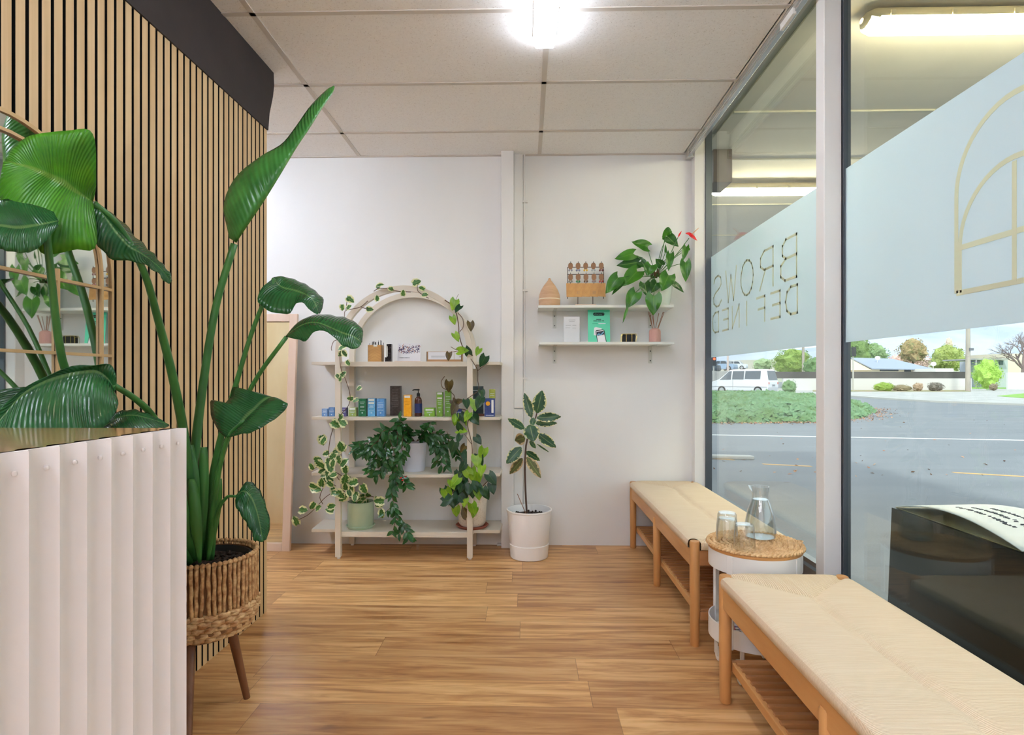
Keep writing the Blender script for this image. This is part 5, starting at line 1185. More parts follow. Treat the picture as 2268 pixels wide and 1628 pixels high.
for (p0, p1) in (((1692, 1029), (1800, 1034)), ((2118, 1048), (2330, 1060)), ((1540, 1014), (1628, 1020))):
    a, b = gp_(*p0), gp_(*p1); ln.prism([(a.x, a.y, GZ - .01), (b.x, b.y, GZ - .01), (b.x, b.y + .09, GZ - .01), (a.x, a.y + .09, GZ - .01)], (0, 0, .013))
S('road_marking_edge', ln, 'paintY')
a, b = gp_(1540, 1016), gp_(1672, 1019)
tag(MB().prism([(a.x, a.y, GZ), (b.x, b.y, GZ), (b.x, b.y + .15, GZ), (a.x, a.y + .15, GZ)], (0, 0, .06)).build('parking_kerb', 'conc2', org=((a.x + b.x) / 2, a.y, GZ), bevel=.02), 'low concrete parking kerb on the asphalt beyond the first window', 'kerb')
# verandah soffit + lamps
S('verandah_soffit', MB().box(1.26, 3.9, -3, 8.0, 2.74, 2.84).box(3.8, 3.95, -3, 8.0, 2.55, 2.84), mat('soffit_paint', (232, 224, 206), .8, c2=(224, 216, 198), vs=(2, 2, 2)))
sf = MB()
for y in (1.2, 2.45, 3.66, 4.45, 5.6, 6.8): sf.box(1.262, 3.8, y - .012, y + .012, 2.73, 2.742)
S('trim_soffit_batten', sf, mat('batten_cream', (206, 202, 182), .6))
for k, (y, lab) in enumerate(((2.66, 'near weatherproof strip lamp glowing under the verandah outside'), (4.95, 'far glowing strip lamp under the verandah, seen through the first pane'))):
    xa = at((1908, 1572)[k], (55, 421)[k], y=y).x; zc = at(2000, (55, 421)[k], y=y).z if k else at(1950, 56, y=y).z
    t = thing('verandah_lamp', (xa + .6, y, zc), lab, 'strip lamp', 'strip lamps under the verandah')
    ms = MB(); rows = []
    def ring(x, s_): return [Vector((x, y + .062 * s_ * c_, zc + .020 + .045 * s_ * sn)) for c_, sn in [(math.cos(i * PI / 6), math.sin(i * PI / 6)) for i in range(13)]]
    L_ = 1.25
    up = MB(); up.grid([ring(xa, .25), ring(xa + .015, .7), ring(xa + .05, 1), ring(xa + L_ - .05, 1), ring(xa + L_ - .015, .7), ring(xa + L_, .25)]); up.uv = {}; up.build('lamp_body', mat('lamp_cream', (214, 200, 166), .5), t, smooth=True)
    def ringb(x, s_): return [Vector((x, y + .060 * s_ * math.cos(a_), zc + .020 - .055 * s_ * abs(math.sin(a_)) ** .6)) for a_ in [i * PI / 12 for i in range(13)]]
    dn = MB(); dn.grid([ringb(xa + .008, .3), ringb(xa + .02, .75), ringb(xa + .055, .98), ringb(xa + L_ - .055, .98), ringb(xa + L_ - .02, .75), ringb(xa + L_ - .008, .3)]); dn.uv = {}; dn.build('lamp_cover', 'tubew', t, smooth=True)
    cl = MB()
    for i in range(5): cx_ = xa + .10 + i * .26; cl.box(cx_ - .010, cx_ + .010, y - .066, y - .055, zc + .005, zc + .03)
    cl.build('clip', mat('clip_%d' % k, (200, 190, 160), .5), t)
xb0, xb1 = at(1580, 350, y=4.25).x, at(1622, 350, y=4.25).x
tag(MB().box(xb0, xb1, 4.25, 4.5, at(1600, 403, y=4.25).z, 2.74).build('downpipe_box', mat('brown_box', (112, 96, 84), .6), org=(xb0, 4.3, 2.6), bevel=.004), 'brown box fixed under the verandah just outside the far pane', 'box')
# sandwich sign outside, close to the glass
a, b = at(1975, 1124, x=1.50), at(2268, 1219, x=1.50); a = Vector((1.50, a.y, a.z)); y0s = a.y; zs = a.z; Ls = .98
t = thing('pavement_sign', (1.55, y0s - .5, GZ), 'black sandwich board outside the near pane with a bowed white printed sheet on top', 'sign')
sb = MB(); sb.prism([(1.50, y0s, zs), (1.50, y0s - Ls, zs), (1.47, y0s - Ls, GZ + .001), (1.47, y0s, GZ + .001)], (.012, 0, 0))
sb.prism([(1.52, y0s, zs), (1.52, y0s - Ls, zs), (1.80, y0s - Ls, GZ + .001), (1.80, y0s, GZ + .001)], (.012, 0, 0)); sb.build('board', mat('sign_black', (16, 15, 15), .35), t)
rows = []; n = 26
for i in range(n + 1):
    u = i / n; y = y0s - .02 - (.62) * u; bow = .048 * math.sin(PI * u) ** .9; row = []
    for j in range(9):
        v = j / 8; row.append(Vector((1.503 + v * .30, y, zs + .006 + bow * (1 - .15 * v) + .01 * v)))
    rows.append(row)
sh = MB().grid(rows); sh.uv = {}; sh.build('bowed_sheet', mat('sheet_white', (232, 234, 240), .5), t, smooth=2, solid=.004)
MB().box(1.512, 1.78, y0s - .66, y0s - .01, zs - .003, zs + .003).build('olive_filler', mat('filler_olive', (150, 140, 100), .5), t)  # flat olive filler board added in the gap under the bowed sheet
tx = MB()
for r_ in range(3):
    for k in range(46):
        u = .36 + k * .0095 + r_ * .02; v = .30 + r_ * .16
        if R.random() < .15 or (r_ == 2 and k > 26): continue
        i = min(n - 1, int(u * n)); f_ = u * n - i; A = rows[i][0].lerp(rows[i + 1][0], f_); B = rows[i][8].lerp(rows[i + 1][8], f_); p = A.lerp(B, v + R.uniform(-.02, .02))
        tx.box(p.x - R.uniform(.003, .008), p.x + R.uniform(.003, .008), p.y - .0022, p.y + .0022, p.z + .002, p.z + .0036)
tx.build('printed_text', mat('text_navy', (40, 48, 66), .6), t)
# foliage helpers
def leafcards(mb, pts, size, up=.4):
    for p, nrm in pts:
        n_ = (nrm + Vector((R.uniform(-1, 1), R.uniform(-1, 1), R.uniform(-.4, 1))) * .8).normalized(); a = n_.orthogonal().normalized(); a = (Matrix.Rotation(R.uniform(0, 6.28), 3, n_) @ a); b = n_.cross(a); s_ = size * R.uniform(.6, 1.3)
        mb.add([p + a * s_, p + b * s_ * .6 + n_ * s_ * .15, p - a * s_, p - b * s_ * .6 + n_ * s_ * .15], [(0, 1, 2, 3)])
def greenmat(name, c1, c2, c3=None):
    m, t, b, o = newmat(name); n = t.noise(t.coord(scale=(5, 5, 5)), 1, 4); w = t.noise(t.coord(scale=(1.2, 1.2, 1.2)), 1, 2)
    c = t.mix(n, lin(c1), lin(c2)); 
    if c3: 
        r = t.new('ShaderNodeMapRange', i_From_Min=.5, i_From_Max=.62); t.l.new(w, r.inputs[0]); c = t.mix(r.outputs[0], c, lin(c3))
    t.l.new(c, b.inputs['Base Color']); b.inputs['Roughness'].default_value = .6; return m
# ivy bed
ctr = gp_(1560, 903); 
def mound(u, v): # u: along x, v: along y
    return 0
bed = [gp_(*p) for p in ((1520, 938), (1700, 937), (1830, 936), (1915, 926), (1938, 914), (1928, 904), (1885, 896), (1800, 888), (1700, 884), (1560, 882), (1500, 882))]
def inside(x, y):
    c = False; n = len(bed); j = n - 1
    for i in range(n):
        a, b = bed[i], bed[j]
        if (a.y > y) != (b.y > y) and x < (b.x - a.x) * (y - a.y) / (b.y - a.y) + a.x: c = not c
        j = i
    return c
def edge(x, y):
    m_ = 9
    for i in range(len(bed)):
        a, b = bed[i], bed[(i + 1) % len(bed)]; ab = Vector((b.x - a.x, b.y - a.y)); t_ = max(0, min(1, ((x - a.x) * ab.x + (y - a.y) * ab.y) / ab.length_squared)); m_ = min(m_, math.hypot(x - a.x - ab.x * t_, y - a.y - ab.y * t_))
    return m_
def hg(x, y): return GZ + .46 * (1 - math.exp(-edge(x, y) / .8)) + .14 * noise.noise(Vector((x * .7, y * .5, 0))) + .1 * noise.noise(Vector((x * 2, y * 2, 3)))
bx0, bx1 = min(p.x for p in bed), max(p.x for p in bed); by0, by1 = min(p.y for p in bed), max(p.y for p in bed)
iv = MB(); cards = []; K = 40; hm = [[Vector((bx0 + (bx1 - bx0) * i / K, by0 + (by1 - by0) * j / K, 0)) for j in range(K + 1)] for i in range(K + 1)]
for i in range(K):
    for j in range(K):
        q = [hm[i][j], hm[i + 1][j], hm[i + 1][j + 1], hm[i][j + 1]]
        if all(inside(p.x, p.y) for p in q): iv.add([Vector((p.x, p.y, hg(p.x, p.y) - .05)) for p in q], [(0, 1, 2, 3)])
cnt = 0
while cnt < 9000:
    u = R.random() ** 1.7; x = R.uniform(bx0, bx1); y = by0 + (by1 - by0) * u
    if not inside(x, y): continue
    cards.append((Vector((x, y, hg(x, y) + R.uniform(-.06, .06))), Vector((-.3, -1, .8)))); cnt += 1
leafcards(iv, cards, .105)
tag(iv.build('ivy_bed', greenmat('ivy', (74, 116, 78), (140, 176, 126), (96, 130, 70)), org=(ctr.x, ctr.y, GZ)), 'low bed of green ivy beside the car park in front of the white van', 'ivy', kind='stuff')
lt = MB(); pts = []
for i in range(1300):
    k = R.randrange(0, 5); a, b = bed[k], bed[k + 1]; p = a.lerp(b, R.random()); q = Vector((R.gauss(0, .35), R.gauss(-.1, .22), 0)); pts.append((Vector((p.x + q.x, p.y + q.y, GZ + R.uniform(.005, .04))), Vector((0, 0, 1))))
for i in range(60): p = gp_(R.uniform(1570, 2260), R.uniform(930, 1060)); pts.append((Vector((p.x, p.y, GZ + .006)), Vector((0, 0, 1))))
leafcards(lt, pts, .032); tag(lt.build('fallen_leaves', mat('dead_leaf', (170, 112, 84), .8, c2=(206, 160, 126), vs=(3, 3, 3)), org=(bed[1].x, bed[1].y, GZ)), 'brown fallen leaves scattered along the ivy bed and over the asphalt', 'leaves', kind='stuff')
def crown(name, px, py, rpx, d, c1, c2, lab, cat='tree', base=None, sc=(1, 1, 1), trunk=True, n=1500, group=None, c3=None, ls=.055):
    c = at(px, py, d=d); r = rpx * d / F
    t = thing(name, (c.x, c.y, GZ), lab, cat, group)
    m = MB(); m.ico(c, r * .80, 3, .5, sc, R.random() * 50); pts = []
    for i in range(n):
        v = Vector((R.gauss(0, 1), R.gauss(0, 1), R.gauss(0, 1))).normalized(); k = r * (.80 + .34 * noise.noise(v * 2.2 + Vector((px, 0, 0))) + R.uniform(0, .14)); pts.append((c + Vector((v.x * sc[0], v.y * sc[1], v.z * sc[2])) * k, v))
    leafcards(m, pts, r * ls); m.build('foliage', greenmat(name + '_green_%d' % px, c1, c2, c3), t)
    if trunk: MB().tube([(c.x, c.y, GZ), (c.x, c.y, c.z)], [r * .10 + .05, r * .05 + .03], 8).build('trunk', mat('bark', (120, 100, 86), .9), t)
    return t
G1 = 'trees beyond the road'
crown('broadleaf_tree', 1884, 778, 42, 95, (92, 128, 62), (150, 176, 96), 'dark green tree behind the traffic lights left of the roof', group=G1)
crown('broadleaf_tree', 1938, 788, 28, 105, (120, 150, 100), (160, 184, 130), 'small grey green tree just right of the dark one above the house roof', group=G1)
crown('autumn_tree', 2022, 778, 30, 110, (160, 140, 96), (200, 172, 124), 'round olive brown tree rising behind the low roof', group=G1, sc=(1, 1, .95), c3=(150, 150, 96))
crown('blossom_tree', 2008, 803, 42, 120, (226, 190, 178), (238, 210, 196), 'pinkish bare branched tree low behind the roof', group=G1, sc=(1.3, 1, .45))
crown('broadleaf_tree', 2100, 795, 36, 100, (140, 160, 80), (186, 194, 110), 'yellow green tree left of the power pole', group=G1, sc=(1, 1, .9))
crown('conifer', 2102, 762, 12, 160, (230, 206, 186), (236, 214, 196), 'slim peach coloured tree far off on the hill foot', group=G1, sc=(.6, .6, 1.3), n=250)
crown('shrub', 2185, 828, 28, 62, (150, 196, 70), (190, 220, 110), 'bright lime shrub right of the power pole', 'shrub', sc=(1, 1, 1.25), trunk=False, group='garden shrubs across the road')
crown('shrub', 2200, 857, 9, 58, (130, 116, 96), (160, 146, 120), 'small round brown bush at the edge of the lawn', 'shrub', trunk=False, n=500, group='garden shrubs across the road')
crown('shrub', 1958, 857, 16, 56, (120, 168, 60), (180, 190, 80), 'yellow green low bush at the foot of the white wall', 'shrub', sc=(1.6, .7, .7), trunk=False, group='garden shrubs across the road')
crown('shrub', 2033, 857, 11, 56, (170, 140, 116), (196, 170, 140), 'dry beige bush in front of the white wall', 'shrub', trunk=False, n=600, group='garden shrubs across the road')
crown('shrub', 2072, 857, 15, 56, (110, 116, 90), (150, 130, 130), 'grey purple bush in front of the wall left of the pole', 'shrub', sc=(1.2, .7, .75), trunk=False, group='garden shrubs across the road')
crown('shrub', 1998, 860, 14, 56, (140, 130, 90), (170, 150, 120), 'low brownish bush between the yellow green and beige ones', 'shrub', sc=(1.6, .7, .6), trunk=False, group='garden shrubs across the road')
crown('hedge_tree', 1755, 803, 38, 72, (100, 140, 66), (176, 196, 96), 'big sunlit green tree behind the van and the white poled lamp', sc=(1.15, 1, .85), n=3000, group=G1, ls=.045)
crown('hedge_tree', 1800, 812, 22, 66, (80, 122, 76), (130, 160, 100), 'darker green tree right of the white pole', sc=(1, 1, 1), n=600, group=G1)
crown('hedge_tree', 1690, 808, 20, 75, (150, 176, 130), (180, 200, 150), 'pale hazy green tree right behind the van roof', sc=(1.2, 1, .8), n=500, group=G1)
crown('shrub', 1748, 858, 19, 40, (96, 136, 84), (140, 170, 110), 'bushy shrub at the rear of the white van', 'shrub', sc=(.9, .8, 1.0), trunk=False, n=600, group='garden shrubs across the road')
slab([(1800, 868.5), (2150, 868.5), (2150, 866), (1800, 866)], GZ + .09, mat('mulch', (170, 140, 118), .9, c2=(140, 150, 96), vs=(1, 1, 1)), 'ground_bed')
# bare tree at the right
bt_ = at(2268, 800, d=70); tb = thing('bare_tree', (bt_.x, bt_.y, GZ), 'leafless grey branched tree at the right edge beyond the lawn', 'tree')
m = MB()
def grow(p, d, L, r_, lv_):
    q = p + d * L; m.tube([p, p.lerp(q, .5) + Vector((R.uniform(-1, 1), R.uniform(-1, 1), R.uniform(-1, 1))) * L * .06, q], [r_, r_ * .85, r_ * .65], 5, cap=False)
    if lv_ == 0: return
    for i in range(3 if lv_ > 1 else 4): nd = (d + Vector((R.uniform(-1, 1), R.uniform(-1, 1), R.uniform(-.5, .7))) * .85).normalized(); grow(p.lerp(q, R.uniform(.55, 1)), nd, L * R.uniform(.6, .8), r_ * .55, lv_ - 1)
grow(Vector((bt_.x, bt_.y, GZ)), Vector((-.05, 0, 1)), 2.6, .22, 0)
for a_ in (-1.2, -.5, .2, .9): grow(Vector((bt_.x - .1, bt_.y, GZ + 2.4)), Vector((math.sin(a_), R.uniform(-.3, .3), .8)).normalized(), 2.0, .13, 4)
m.build('branches', mat('bark_grey', (140, 124, 120), .9), tb)
# wall, fence, house
def bx2(mb, px0, px1, z0, z1, d, dep=.3):
    a, b = at(px0, 850, d=d), at(px1, 850, d=d); fw = Vector((-SA, CA, 0)) * dep; mb.prism([(a.x, a.y, z0), (b.x, b.y, z0), (b.x + fw.x, b.y + fw.y, z0), (a.x + fw.x, a.y + fw.y, z0)], (0, 0, z1 - z0)); return a
w_ = MB(); o_ = bx2(w_, 1780, 2152, GZ, EYE - 12 * 60 / F + .54 * 0 + .0, 60); 
w_ = MB(); o_ = bx2(w_, 1735, 2152, GZ, EYE, 60)
tag(w_.build('garden_wall', mat('render_white', (226, 222, 220), .8), org=o_), 'long white rendered wall across the road below the dark fence', 'wall')
w_ = MB(); o_ = bx2(w_, 1700, 2138, EYE, at(0, 823.5, d=60.1).z, 60.1, .08)
tag(w_.build('timber_fence', mat('dark_fence', (104, 100, 98), .8, c2=(84, 82, 80), vs=(.6, .6, .6)), org=o_), 'dark timber fence standing on the white wall', 'fence')
hs = thing('house', at(1960, 838, d=72), 'single storey house with pale walls and a low blue grey roof across the road', 'house')
w_ = MB(); bx2(w_, 1850, 2060, GZ, at(0, 818, d=72).z, 72, 8); w_.build('wall', mat('cream_render', (240, 226, 196), .8), hs)
rf = MB(); a, b, c, d_ = at(1932, 818, d=71.5), at(2072, 820, d=71.5), at(1976, 796.5, d=76), at(1884, 794, d=76); e_ = at(1850, 812, d=71.5)
rf.prism([a, b, c, d_], (0, 0, .12)); rf.prism([c, d_, at(1900, 820, d=82), at(2060, 820, d=82)], (0, 0, .12)); rf.build('roof', mat('roof_blue', (158, 168, 188), .6), hs)
gb = MB().prism([at(1932, 820, d=71.6), at(1850, 820, d=71.6), at(1850, 800, d=75.9), at(1884, 795, d=75.9)], (0, .1, 0)); gb.build('gable', 'batt' if 0 else mat('gable_cream', (236, 216, 180), .8), hs)
w_ = MB(); bx2(w_, 1950, 1990, at(0, 822, d=71.9).z, at(0, 819, d=71.9).z, 71.9, .1); bx2(w_, 2004, 2018, at(0, 826, d=71.9).z, at(0, 819, d=71.9).z, 71.9, .1); bx2(w_, 2026, 2042, at(0, 826, d=71.9).z, at(0, 820, d=71.9).z, 71.9, .1); w_.build('window', mat('dark_pane', (60, 70, 78), .2), hs)
for (px, py, d, lab) in ((1944, 793, 74, 'round satellite dish on the roof ridge of the house'), (2068, 806, 71, 'round satellite dish at the right end of the house')):
    c = at(px, py, d=d); r_ = 6 * d / F; t = thing('satellite_dish', c, lab, 'satellite dish', 'satellite dishes on the house'); MB().lathe(c, [(0, 0), (r_ * .6, .03), (r_, .1)], 16).build('dish', 'white', t) if 0 else MB().prism([c + Vector((r_ * math.cos(i * PI / 8), 0, r_ * .8 * math.sin(i * PI / 8))) for i in range(16)], (0, .06, 0)).build('dish', 'white', t)
    MB().tube([c + Vector((0, .1, 0)), c + Vector((0, .1, -.7))], .04, 6).build('mast', 'white', t)
h2 = thing('house', at(2215, 812, d=80), 'grey two part house with a flat canopy behind the lawn on the right', 'house')
w_ = MB(); bx2(w_, 2200, 2232, GZ, at(0, 798, d=80).z, 80, 6); w_.build('wall', mat('grey_render', (196, 200, 208), .8), h2)
w_ = MB(); bx2(w_, 2160, 2236, at(0, 797, d=79).z, at(0, 794, d=79).z, 79, 6); w_.build('roof', 'concrete', h2); w_ = MB(); bx2(w_, 2200, 2203, GZ, at(0, 797, d=79).z, 79, .2); bx2(w_, 2162, 2164, GZ, at(0, 797, d=79).z, 79, .2); w_.build('post', 'concrete', h2)
w_ = MB(); bx2(w_, 2214, 2222, at(0, 808, d=79.9).z, at(0, 799, d=79.9).z, 79.9, .1); w_.build('window', mat('dark_pane2', (90, 110, 116), .2), h2)
w_ = MB(); bx2(w_, 2226, 2330, GZ, at(0, 783, d=95).z, 95, 8); 
h3 = tag(w_.build('far_house', mat('peach_render', (236, 220, 206), .8), org=at(2270, 838, d=95)), 'pale flat house block behind the bare tree', 'house')
w_ = MB(); bx2(w_, 2232, 2400, GZ, at(0, 825, d=66).z, 66, .2); tag(w_.build('picket_fence', 'white', org=at(2240, 838, d=66)), 'low white fence at the back of the lawn', 'fence')
w_ = MB(); bx2(w_, 2072, 2112, GZ, at(0, 816, d=68).z, 68, 4); tag(w_.build('garden_shed', 'render' if 0 else mat('shed_white', (236, 232, 228), .8), org=at(2090, 838, d=68)), 'low white shed behind the dark fence, left of the pole', 'shed')
# poles
def pole(name, px, pyb, r0, r1, h, lab, c, cross=False, grp=None):
    b = gp_(px, pyb); t = thing(name, b, lab, 'pole', grp)
    MB().tube([b, b + Vector((0, 0, h))], [r0, r1], 12).build('shaft', c, t, smooth=True); return b, t
wp = mat('weathered_pole', (196, 184, 172), .8, c2=(170, 160, 152), vs=(3, 3, .5))
b, t = pole('power_pole', 2144, 868, .22, .16, 9, 'tall weathered power pole standing at the footpath edge', wp)
m = MB(); z = at(0, 775, d=b.y).z; m.box(b.x - .05, b.x + .32, b.y - .3, b.y - .1, z - .12, z + .12); m.box(b.x - .9, b.x + .9, b.y - .08, b.y + .08, 8.2, 8.36); m.build('fitting', mat('fit_grey', (120, 120, 130), .5), t)
pole('lamp_post', 1779, 862, .17, .12, 8, 'white based street pole in front of the big green tree', wp, grp='street poles behind the van')
pole('lamp_post', 1612, 860, .14, .12, 8, 'pale street pole rising behind the van bonnet', mat('pole_pink', (216, 196, 190), .7), grp='street poles behind the van')
# traffic lights
def tlight(px, py, d, lab, red):
    c = at(px, py, d=d); s = d / F; t = thing('traffic_light', (c.x, c.y, GZ), lab, 'traffic light', 'traffic lights at the crossing')
    MB().tube([(c.x, c.y + .2, GZ), (c.x, c.y + .2, c.z)], .07, 8).build('pole', 'conc2', t)
    MB().box(c.x - 4.5 * s, c.x + 4.5 * s, c.y, c.y + .2, c.z - 10 * s, c.z + 10 * s).build('signal_head', mat('signal_black_%d' % px, (50, 54, 58), .5), t, bevel=.03)
    m = MB(); m.prism([(c.x + 2.6 * s * math.cos(i * PI / 6), c.y - .03, c.z + 5 * s + 2.6 * s * math.sin(i * PI / 6)) for i in range(12)], (0, .05, 0)); m.build('lens', mat('lens_%d' % px, (255, 60, 40) if red else (60, 60, 60), .4, emit=6 if red else 0, ecol=(255, 60, 30)), t)
tlight(1582, 800, 60, 'traffic light showing red at the far left of the first pane', True)
tlight(1872, 778, 58, 'dark traffic light left of the dark green tree, tallest of three', False)
tlight(1892, 779, 58, 'dark traffic light in front of the dark green tree', False)
tlight(1877, 800, 56, 'lower dark traffic light at the corner of the cream gable', False)
# small signs
c = gp_(1912, 863); s = c.y / F
t = thing('street_sign', c, 'white two panel notice board on legs in front of the white wall', 'sign')
m = MB()
for dx in (-8, 8): m.box(c.x + dx * s - .04, c.x + dx * s + .04, c.y, c.y + .08, GZ, at(0, 832, d=c.y).z)
m.build('leg', 'white', t); z0, z1, z2, z3 = [at(0, q, d=c.y).z for q in (849, 841, 839, 833)]
MB().box(c.x - 8 * s, c.x + 8 * s, c.y - .03, c.y, z0, z1).box(c.x - 8 * s, c.x + 8 * s, c.y - .03, c.y, z2, z3).build('panel', mat('panel_blue', (190, 200, 214), .6), t)
c = gp_(1797, 865); s = c.y / F; t = thing('chevron_sign', c, 'white chevron arrow board beside the post, right of the shrub', 'sign')
z0, z1 = at(0, 850, d=c.y).z, at(0, 839, d=c.y).z; MB().box(c.x - 9 * s, c.x + 16 * s, c.y, c.y + .05, z0, z1).box(c.x - 7 * s, c.x - 5 * s, c.y, c.y + .05, GZ, z0).box(c.x + 3 * s, c.x + 5 * s, c.y, c.y + .05, GZ, z0).build('board', 'white', t)
m = MB(); zm_ = (z0 + z1) / 2
for k in range(3):
    x = c.x - 6 * s + k * 6 * s; q = 2.2 * s
    m.prism([(x + q, c.y - .02, z1), (x + 2 * q, c.y - .02, z1), (x + q, c.y - .02, zm_), (x, c.y - .02, zm_)], (0, .02, 0)); m.prism([(x, c.y - .02, zm_), (x + q, c.y - .02, zm_), (x + 2 * q, c.y - .02, z0), (x + q, c.y - .02, z0)], (0, .02, 0))
m.build('chevron', 'ink', t)
# cars
def car(name, c, L, Wd, H, yaw, prof, win, col, lab, glass=(60, 70, 80), extra=None, cat='car', grp=None, rear=True):
    """prof: side outline (x from the rear 0 .. front 1, z 0..1); win: side window outline"""
    t = thing(name, c, lab, cat, grp); mx = Matrix.Translation(c) @ Matrix.Rotation(yaw, 4, 'Z'); P = lambda x, y, z: mx @ Vector((x * L, y, z * H))
    m = MB(); n = len(prof); ins = lambda z: .0 if z < .5 else (z - .5) * .28 * Wd
    A = [P(x, -Wd / 2 + ins(z), z) for x, z in prof]; B = [P(x, Wd / 2 - ins(z), z) for x, z in prof]
    m.add(A + B, [tuple(range(n)), tuple(range(2 * n - 1, n - 1, -1))] + [(i, i + n, (i + 1) % n + n, (i + 1) % n) for i in range(n)]); bd = m.build('body', mat(name + '_paint_%d_%d' % (col[0], int(c[0] * 10)), col, .3, coat=.3), t, bevel=.04)
    gm_ = mat(name + '_glass_%d' % int(c[0] * 10), glass, .15)
    for wq in win:
        m = MB(); 
        for sgn in (-1, 1):
            pl = [P(x, sgn * (Wd / 2 - ins(z) + .008), z) for x, z in wq]; q = mx.to_3x3() @ Vector((0, -sgn * .03, 0)); m.prism(pl, q)
        m.build('side_window', gm_, t)
    if rear:
        z0_, z1_ = rear; xr_ = lambda z: min(x + (x2 - x) * ((z - za) / (zb_ - za)) for (x, za), (x2, zb_) in zip(prof, prof[1:] + prof[:1]) if abs(zb_ - za) > 1e-4 and min(za, zb_) - 1e-6 <= z <= max(za, zb_) + 1e-6)
        hw = Wd / 2 - .13; pl = [P(xr_(z0_), -hw, z0_), P(xr_(z0_), hw, z0_), P(xr_(z1_), hw - .12, z1_), P(xr_(z1_), -hw + .12, z1_)]; MB().prism([p + mx.to_3x3() @ Vector((-.03, 0, .01)) for p in pl], mx.to_3x3() @ Vector((.04, 0, 0))).build('rear_window', gm_, t)
    for xw_ in (.17, .80):
        for sgn in (-1, 1):
            w = MB(); cc = P(xw_, sgn * (Wd / 2 - .08), 0) + Vector((0, 0, .33)); ax_ = mx.to_3x3() @ Vector((0, 1, 0)); fx_ = mx.to_3x3() @ Vector((1, 0, 0))
            ringp = lambda r_, o_: [cc + ax_ * o_ + fx_ * r_ * math.cos(i * PI / 10) + Vector((0, 0, r_ * math.sin(i * PI / 10))) for i in range(20)]
            w.prism(ringp(.33, -.10), ax_ * .2); wo = w.build('wheel', 'black', t); MB().prism(ringp(.21, -.115), ax_ * .23).build('hub_cap', 'silver', wo)
    if extra: extra(t, P, mx)
    return t
vc = gp_(1713, 875); vyaw = math.radians(133)
vprof = [(.015, .16), (.0, .3), (.0, .5), (.045, .95), (.08, 1.0), (.62, 1.0), (.68, .97), (.86, .60), (.985, .50), (1.0, .36), (.995, .16)]
def vextra(t, P, mx):
    ax = mx.to_3x3() @ Vector((0, 1, 0)); W2 = .86
    m = MB()
    for y in (-W2 + .05, W2 - .2): m.prism([P(-.004, y, .42), P(-.004, y + .15, .42), P(.0, y + .15, .50), P(.0, y, .50)], mx.to_3x3() @ Vector((.03, 0, 0)))
    m.prism([P(.056, -.2, .955), P(.056, .2, .955), P(.06, .2, .985), P(.06, -.2, .985)], mx.to_3x3() @ Vector((.03, 0, 0))); m.build('tail_lamp', mat('tail_red', (230, 100, 80), .3), t)
    m = MB(); m.prism([P(-.006, -.26, .34), P(-.006, .26, .34), P(-.006, .26, .42), P(-.006, -.26, .42)], mx.to_3x3() @ Vector((.02, 0, 0))); m.build('number_plate', mat('plate', (206, 210, 216), .5), t)
    m = MB()
    for k in range(5): y = -.2 + k * .09; m.prism([P(-.008, y, .36), P(-.008, y + .06, .36), P(-.008, y + .06, .40), P(-.008, y, .40)], mx.to_3x3() @ Vector((.02, 0, 0)))
    m.build('plate_letters', 'inkg', t)
    for sgn in (-1, 1):
        m = MB(); m.prism([P(.02, sgn * (W2 + .012), .30), P(.98, sgn * (W2 + .012), .30), P(.98, sgn * (W2 + .012), .315), P(.02, sgn * (W2 + .012), .315)], ax * (-.02 * sgn)); m.prism([P(.60, sgn * (W2 + .012), .2), P(.603, sgn * (W2 + .012), .2), P(.603, sgn * (W2 + .012), .58), P(.60, sgn * (W2 + .012), .58)], ax * (-.02 * sgn)); m.build('side_trim', 'inkg', t)
car('van', vc, 4.7, 1.72, 1.98, vyaw, vprof, [[(.42, .60), (.62, .60), (.62, .93), (.42, .93)], [(.14, .62), (.40, .62), (.40, .93), (.14, .93)], [(.64, .59), (.84, .58), (.69, .92), (.64, .93)]], (240, 240, 244), 'white people carrier van parked behind the ivy bed', glass=(98, 106, 116), extra=vextra, cat='van', rear=(.58, .93))
cprof = [(.01, .16), (.0, .35), (.02, .62), (.16, .66), (.28, .98), (.60, 1.0), (.74, .68), (.96, .58), (1.0, .4), (.99, .16)]
cw = [[(.22, .68), (.30, .94), (.46, .95), (.46, .68)], [(.48, .68), (.48, .95), (.58, .95), (.70, .68)]]
for (px, py, d, yaw, col, lab) in ((1584, 816, 76, 100, (70, 80, 90), 'dark car far behind, left of the pale street pole'), (1604, 814, 96, 110, (196, 90, 120), 'magenta red car far behind, between dark car and street pole'), (1630, 813, 84, 140, (150, 175, 205), 'light blue car just right of the pale street pole'), (1655, 812, 98, 150, (226, 230, 236), 'white car furthest right of the row behind the van')):
    c = at(px, py, d=d); base = Vector((c.x, c.y, c.z - .5)); 
    car('parked_car', base, 4.2, 1.7, 1.45, math.radians(yaw), cprof, cw, col, lab, grp='cars waiting behind the van', rear=(.66, .94))
bk_ = MB(); bx2(bk_, 1540, 1690, GZ, at(0, 822, d=73).z, 73, 40)
S('ground_rise', bk_, 'concrete')
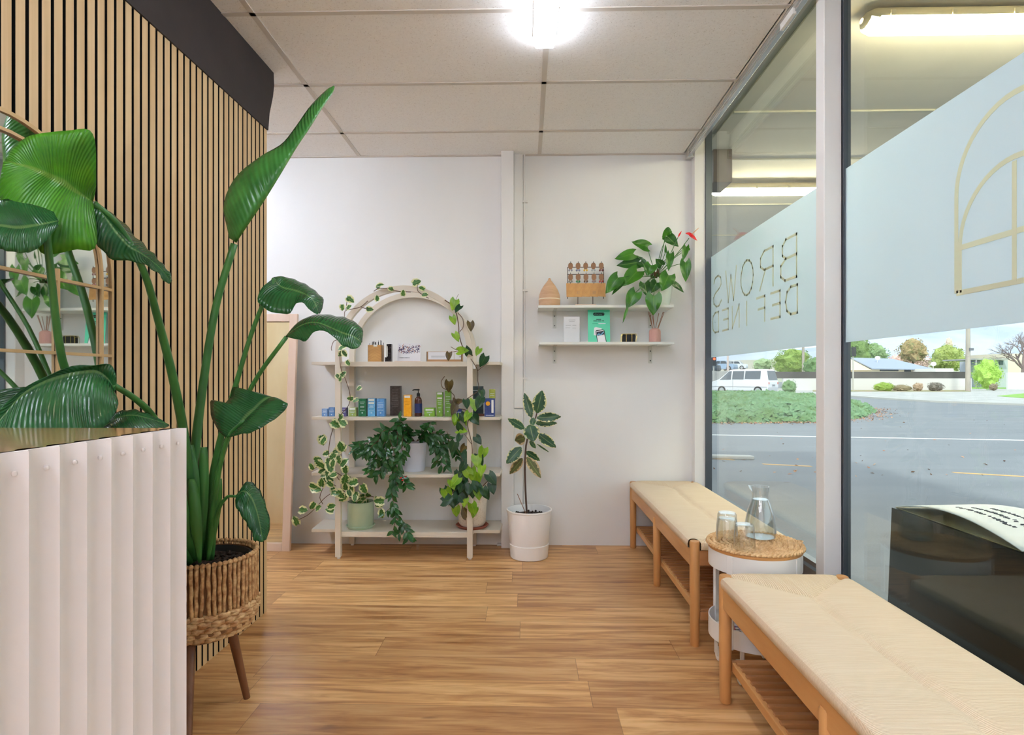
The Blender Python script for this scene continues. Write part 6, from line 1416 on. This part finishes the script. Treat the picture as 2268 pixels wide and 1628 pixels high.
# distant hills
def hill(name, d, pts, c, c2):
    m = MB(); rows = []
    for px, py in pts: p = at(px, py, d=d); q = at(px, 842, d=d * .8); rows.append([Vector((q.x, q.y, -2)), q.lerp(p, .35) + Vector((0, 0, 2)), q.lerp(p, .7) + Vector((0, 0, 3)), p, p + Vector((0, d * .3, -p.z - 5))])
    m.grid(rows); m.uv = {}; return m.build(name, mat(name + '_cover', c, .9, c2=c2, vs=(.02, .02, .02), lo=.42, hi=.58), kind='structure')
hp = [(x, y + 6 * noise.noise(Vector((x * .02, 0, 0)))) for x, y in ((700, 800), (1100, 790), (1400, 785), (1560, 782), (1700, 778), (1800, 770), (1900, 756), (1960, 742), (2040, 730), (2120, 722), (2200, 714), (2300, 712), (2500, 720), (2800, 740), (3300, 770))]
hill('distant_hill', 520, hp, (168, 178, 198), (188, 196, 210))  # air haze painted into the far hill's pale blue-grey base colour
hill('low_hill', 260, [(700, 820), (1300, 818), (1500, 812), (1600, 806), (1700, 802), (1800, 800), (1900, 808), (2000, 806), (2100, 800), (2200, 800), (2400, 806), (3000, 815)], (186, 172, 164), (168, 172, 150))
# ================================================================ light
w = bpy.data.worlds.new('sky'); scene.world = w; w.use_nodes = True; nt = w.node_tree; bg = nt.nodes['Background']
sky = nt.nodes.new('ShaderNodeTexSky'); sky.sky_type = 'HOSEK_WILKIE'; sky.turbidity = 6; sky.ground_albedo = .4; sky.sun_direction = Vector((.5, .3, .75)).normalized()
mx_ = nt.nodes.new('ShaderNodeMix'); mx_.data_type = 'RGBA'; mx_.inputs[0].default_value = .82; nt.links.new(sky.outputs[0], mx_.inputs[6]); mx_.inputs[7].default_value = (.92, .99, 1.10, 1)
nt.links.new(mx_.outputs[2], bg.inputs[0]); bg.inputs[1].default_value = SKY
sun = bpy.data.lights.new('sun', 'SUN'); sun.energy = SUN; sun.angle = math.radians(6); sun.color = (1, .95, .88)
so_ = bpy.data.objects.new('sun', sun); COL.objects.link(so_); so_.rotation_euler = Vector((-.25, -.62, .75)).to_track_quat('Z', 'Y').to_euler()
scene.view_settings.view_transform = 'Standard'; scene.view_settings.look = 'None'; scene.view_settings.exposure = EXPO; scene.view_settings.gamma = 1; scene.view_settings.use_curve_mapping = False
cy_ = scene.cycles
cy_.use_denoising = True; cy_.max_bounces = 10; cy_.diffuse_bounces = 5; cy_.glossy_bounces = 5; cy_.transmission_bounces = 8; cy_.transparent_max_bounces = 16
cy_.sample_clamp_indirect = 8; cy_.caustics_reflective = False; cy_.caustics_refractive = False
try: cy_.denoiser = 'OPENIMAGEDENOISE'; cy_.denoising_input_passes = 'RGB_ALBEDO_NORMAL'
except Exception: pass
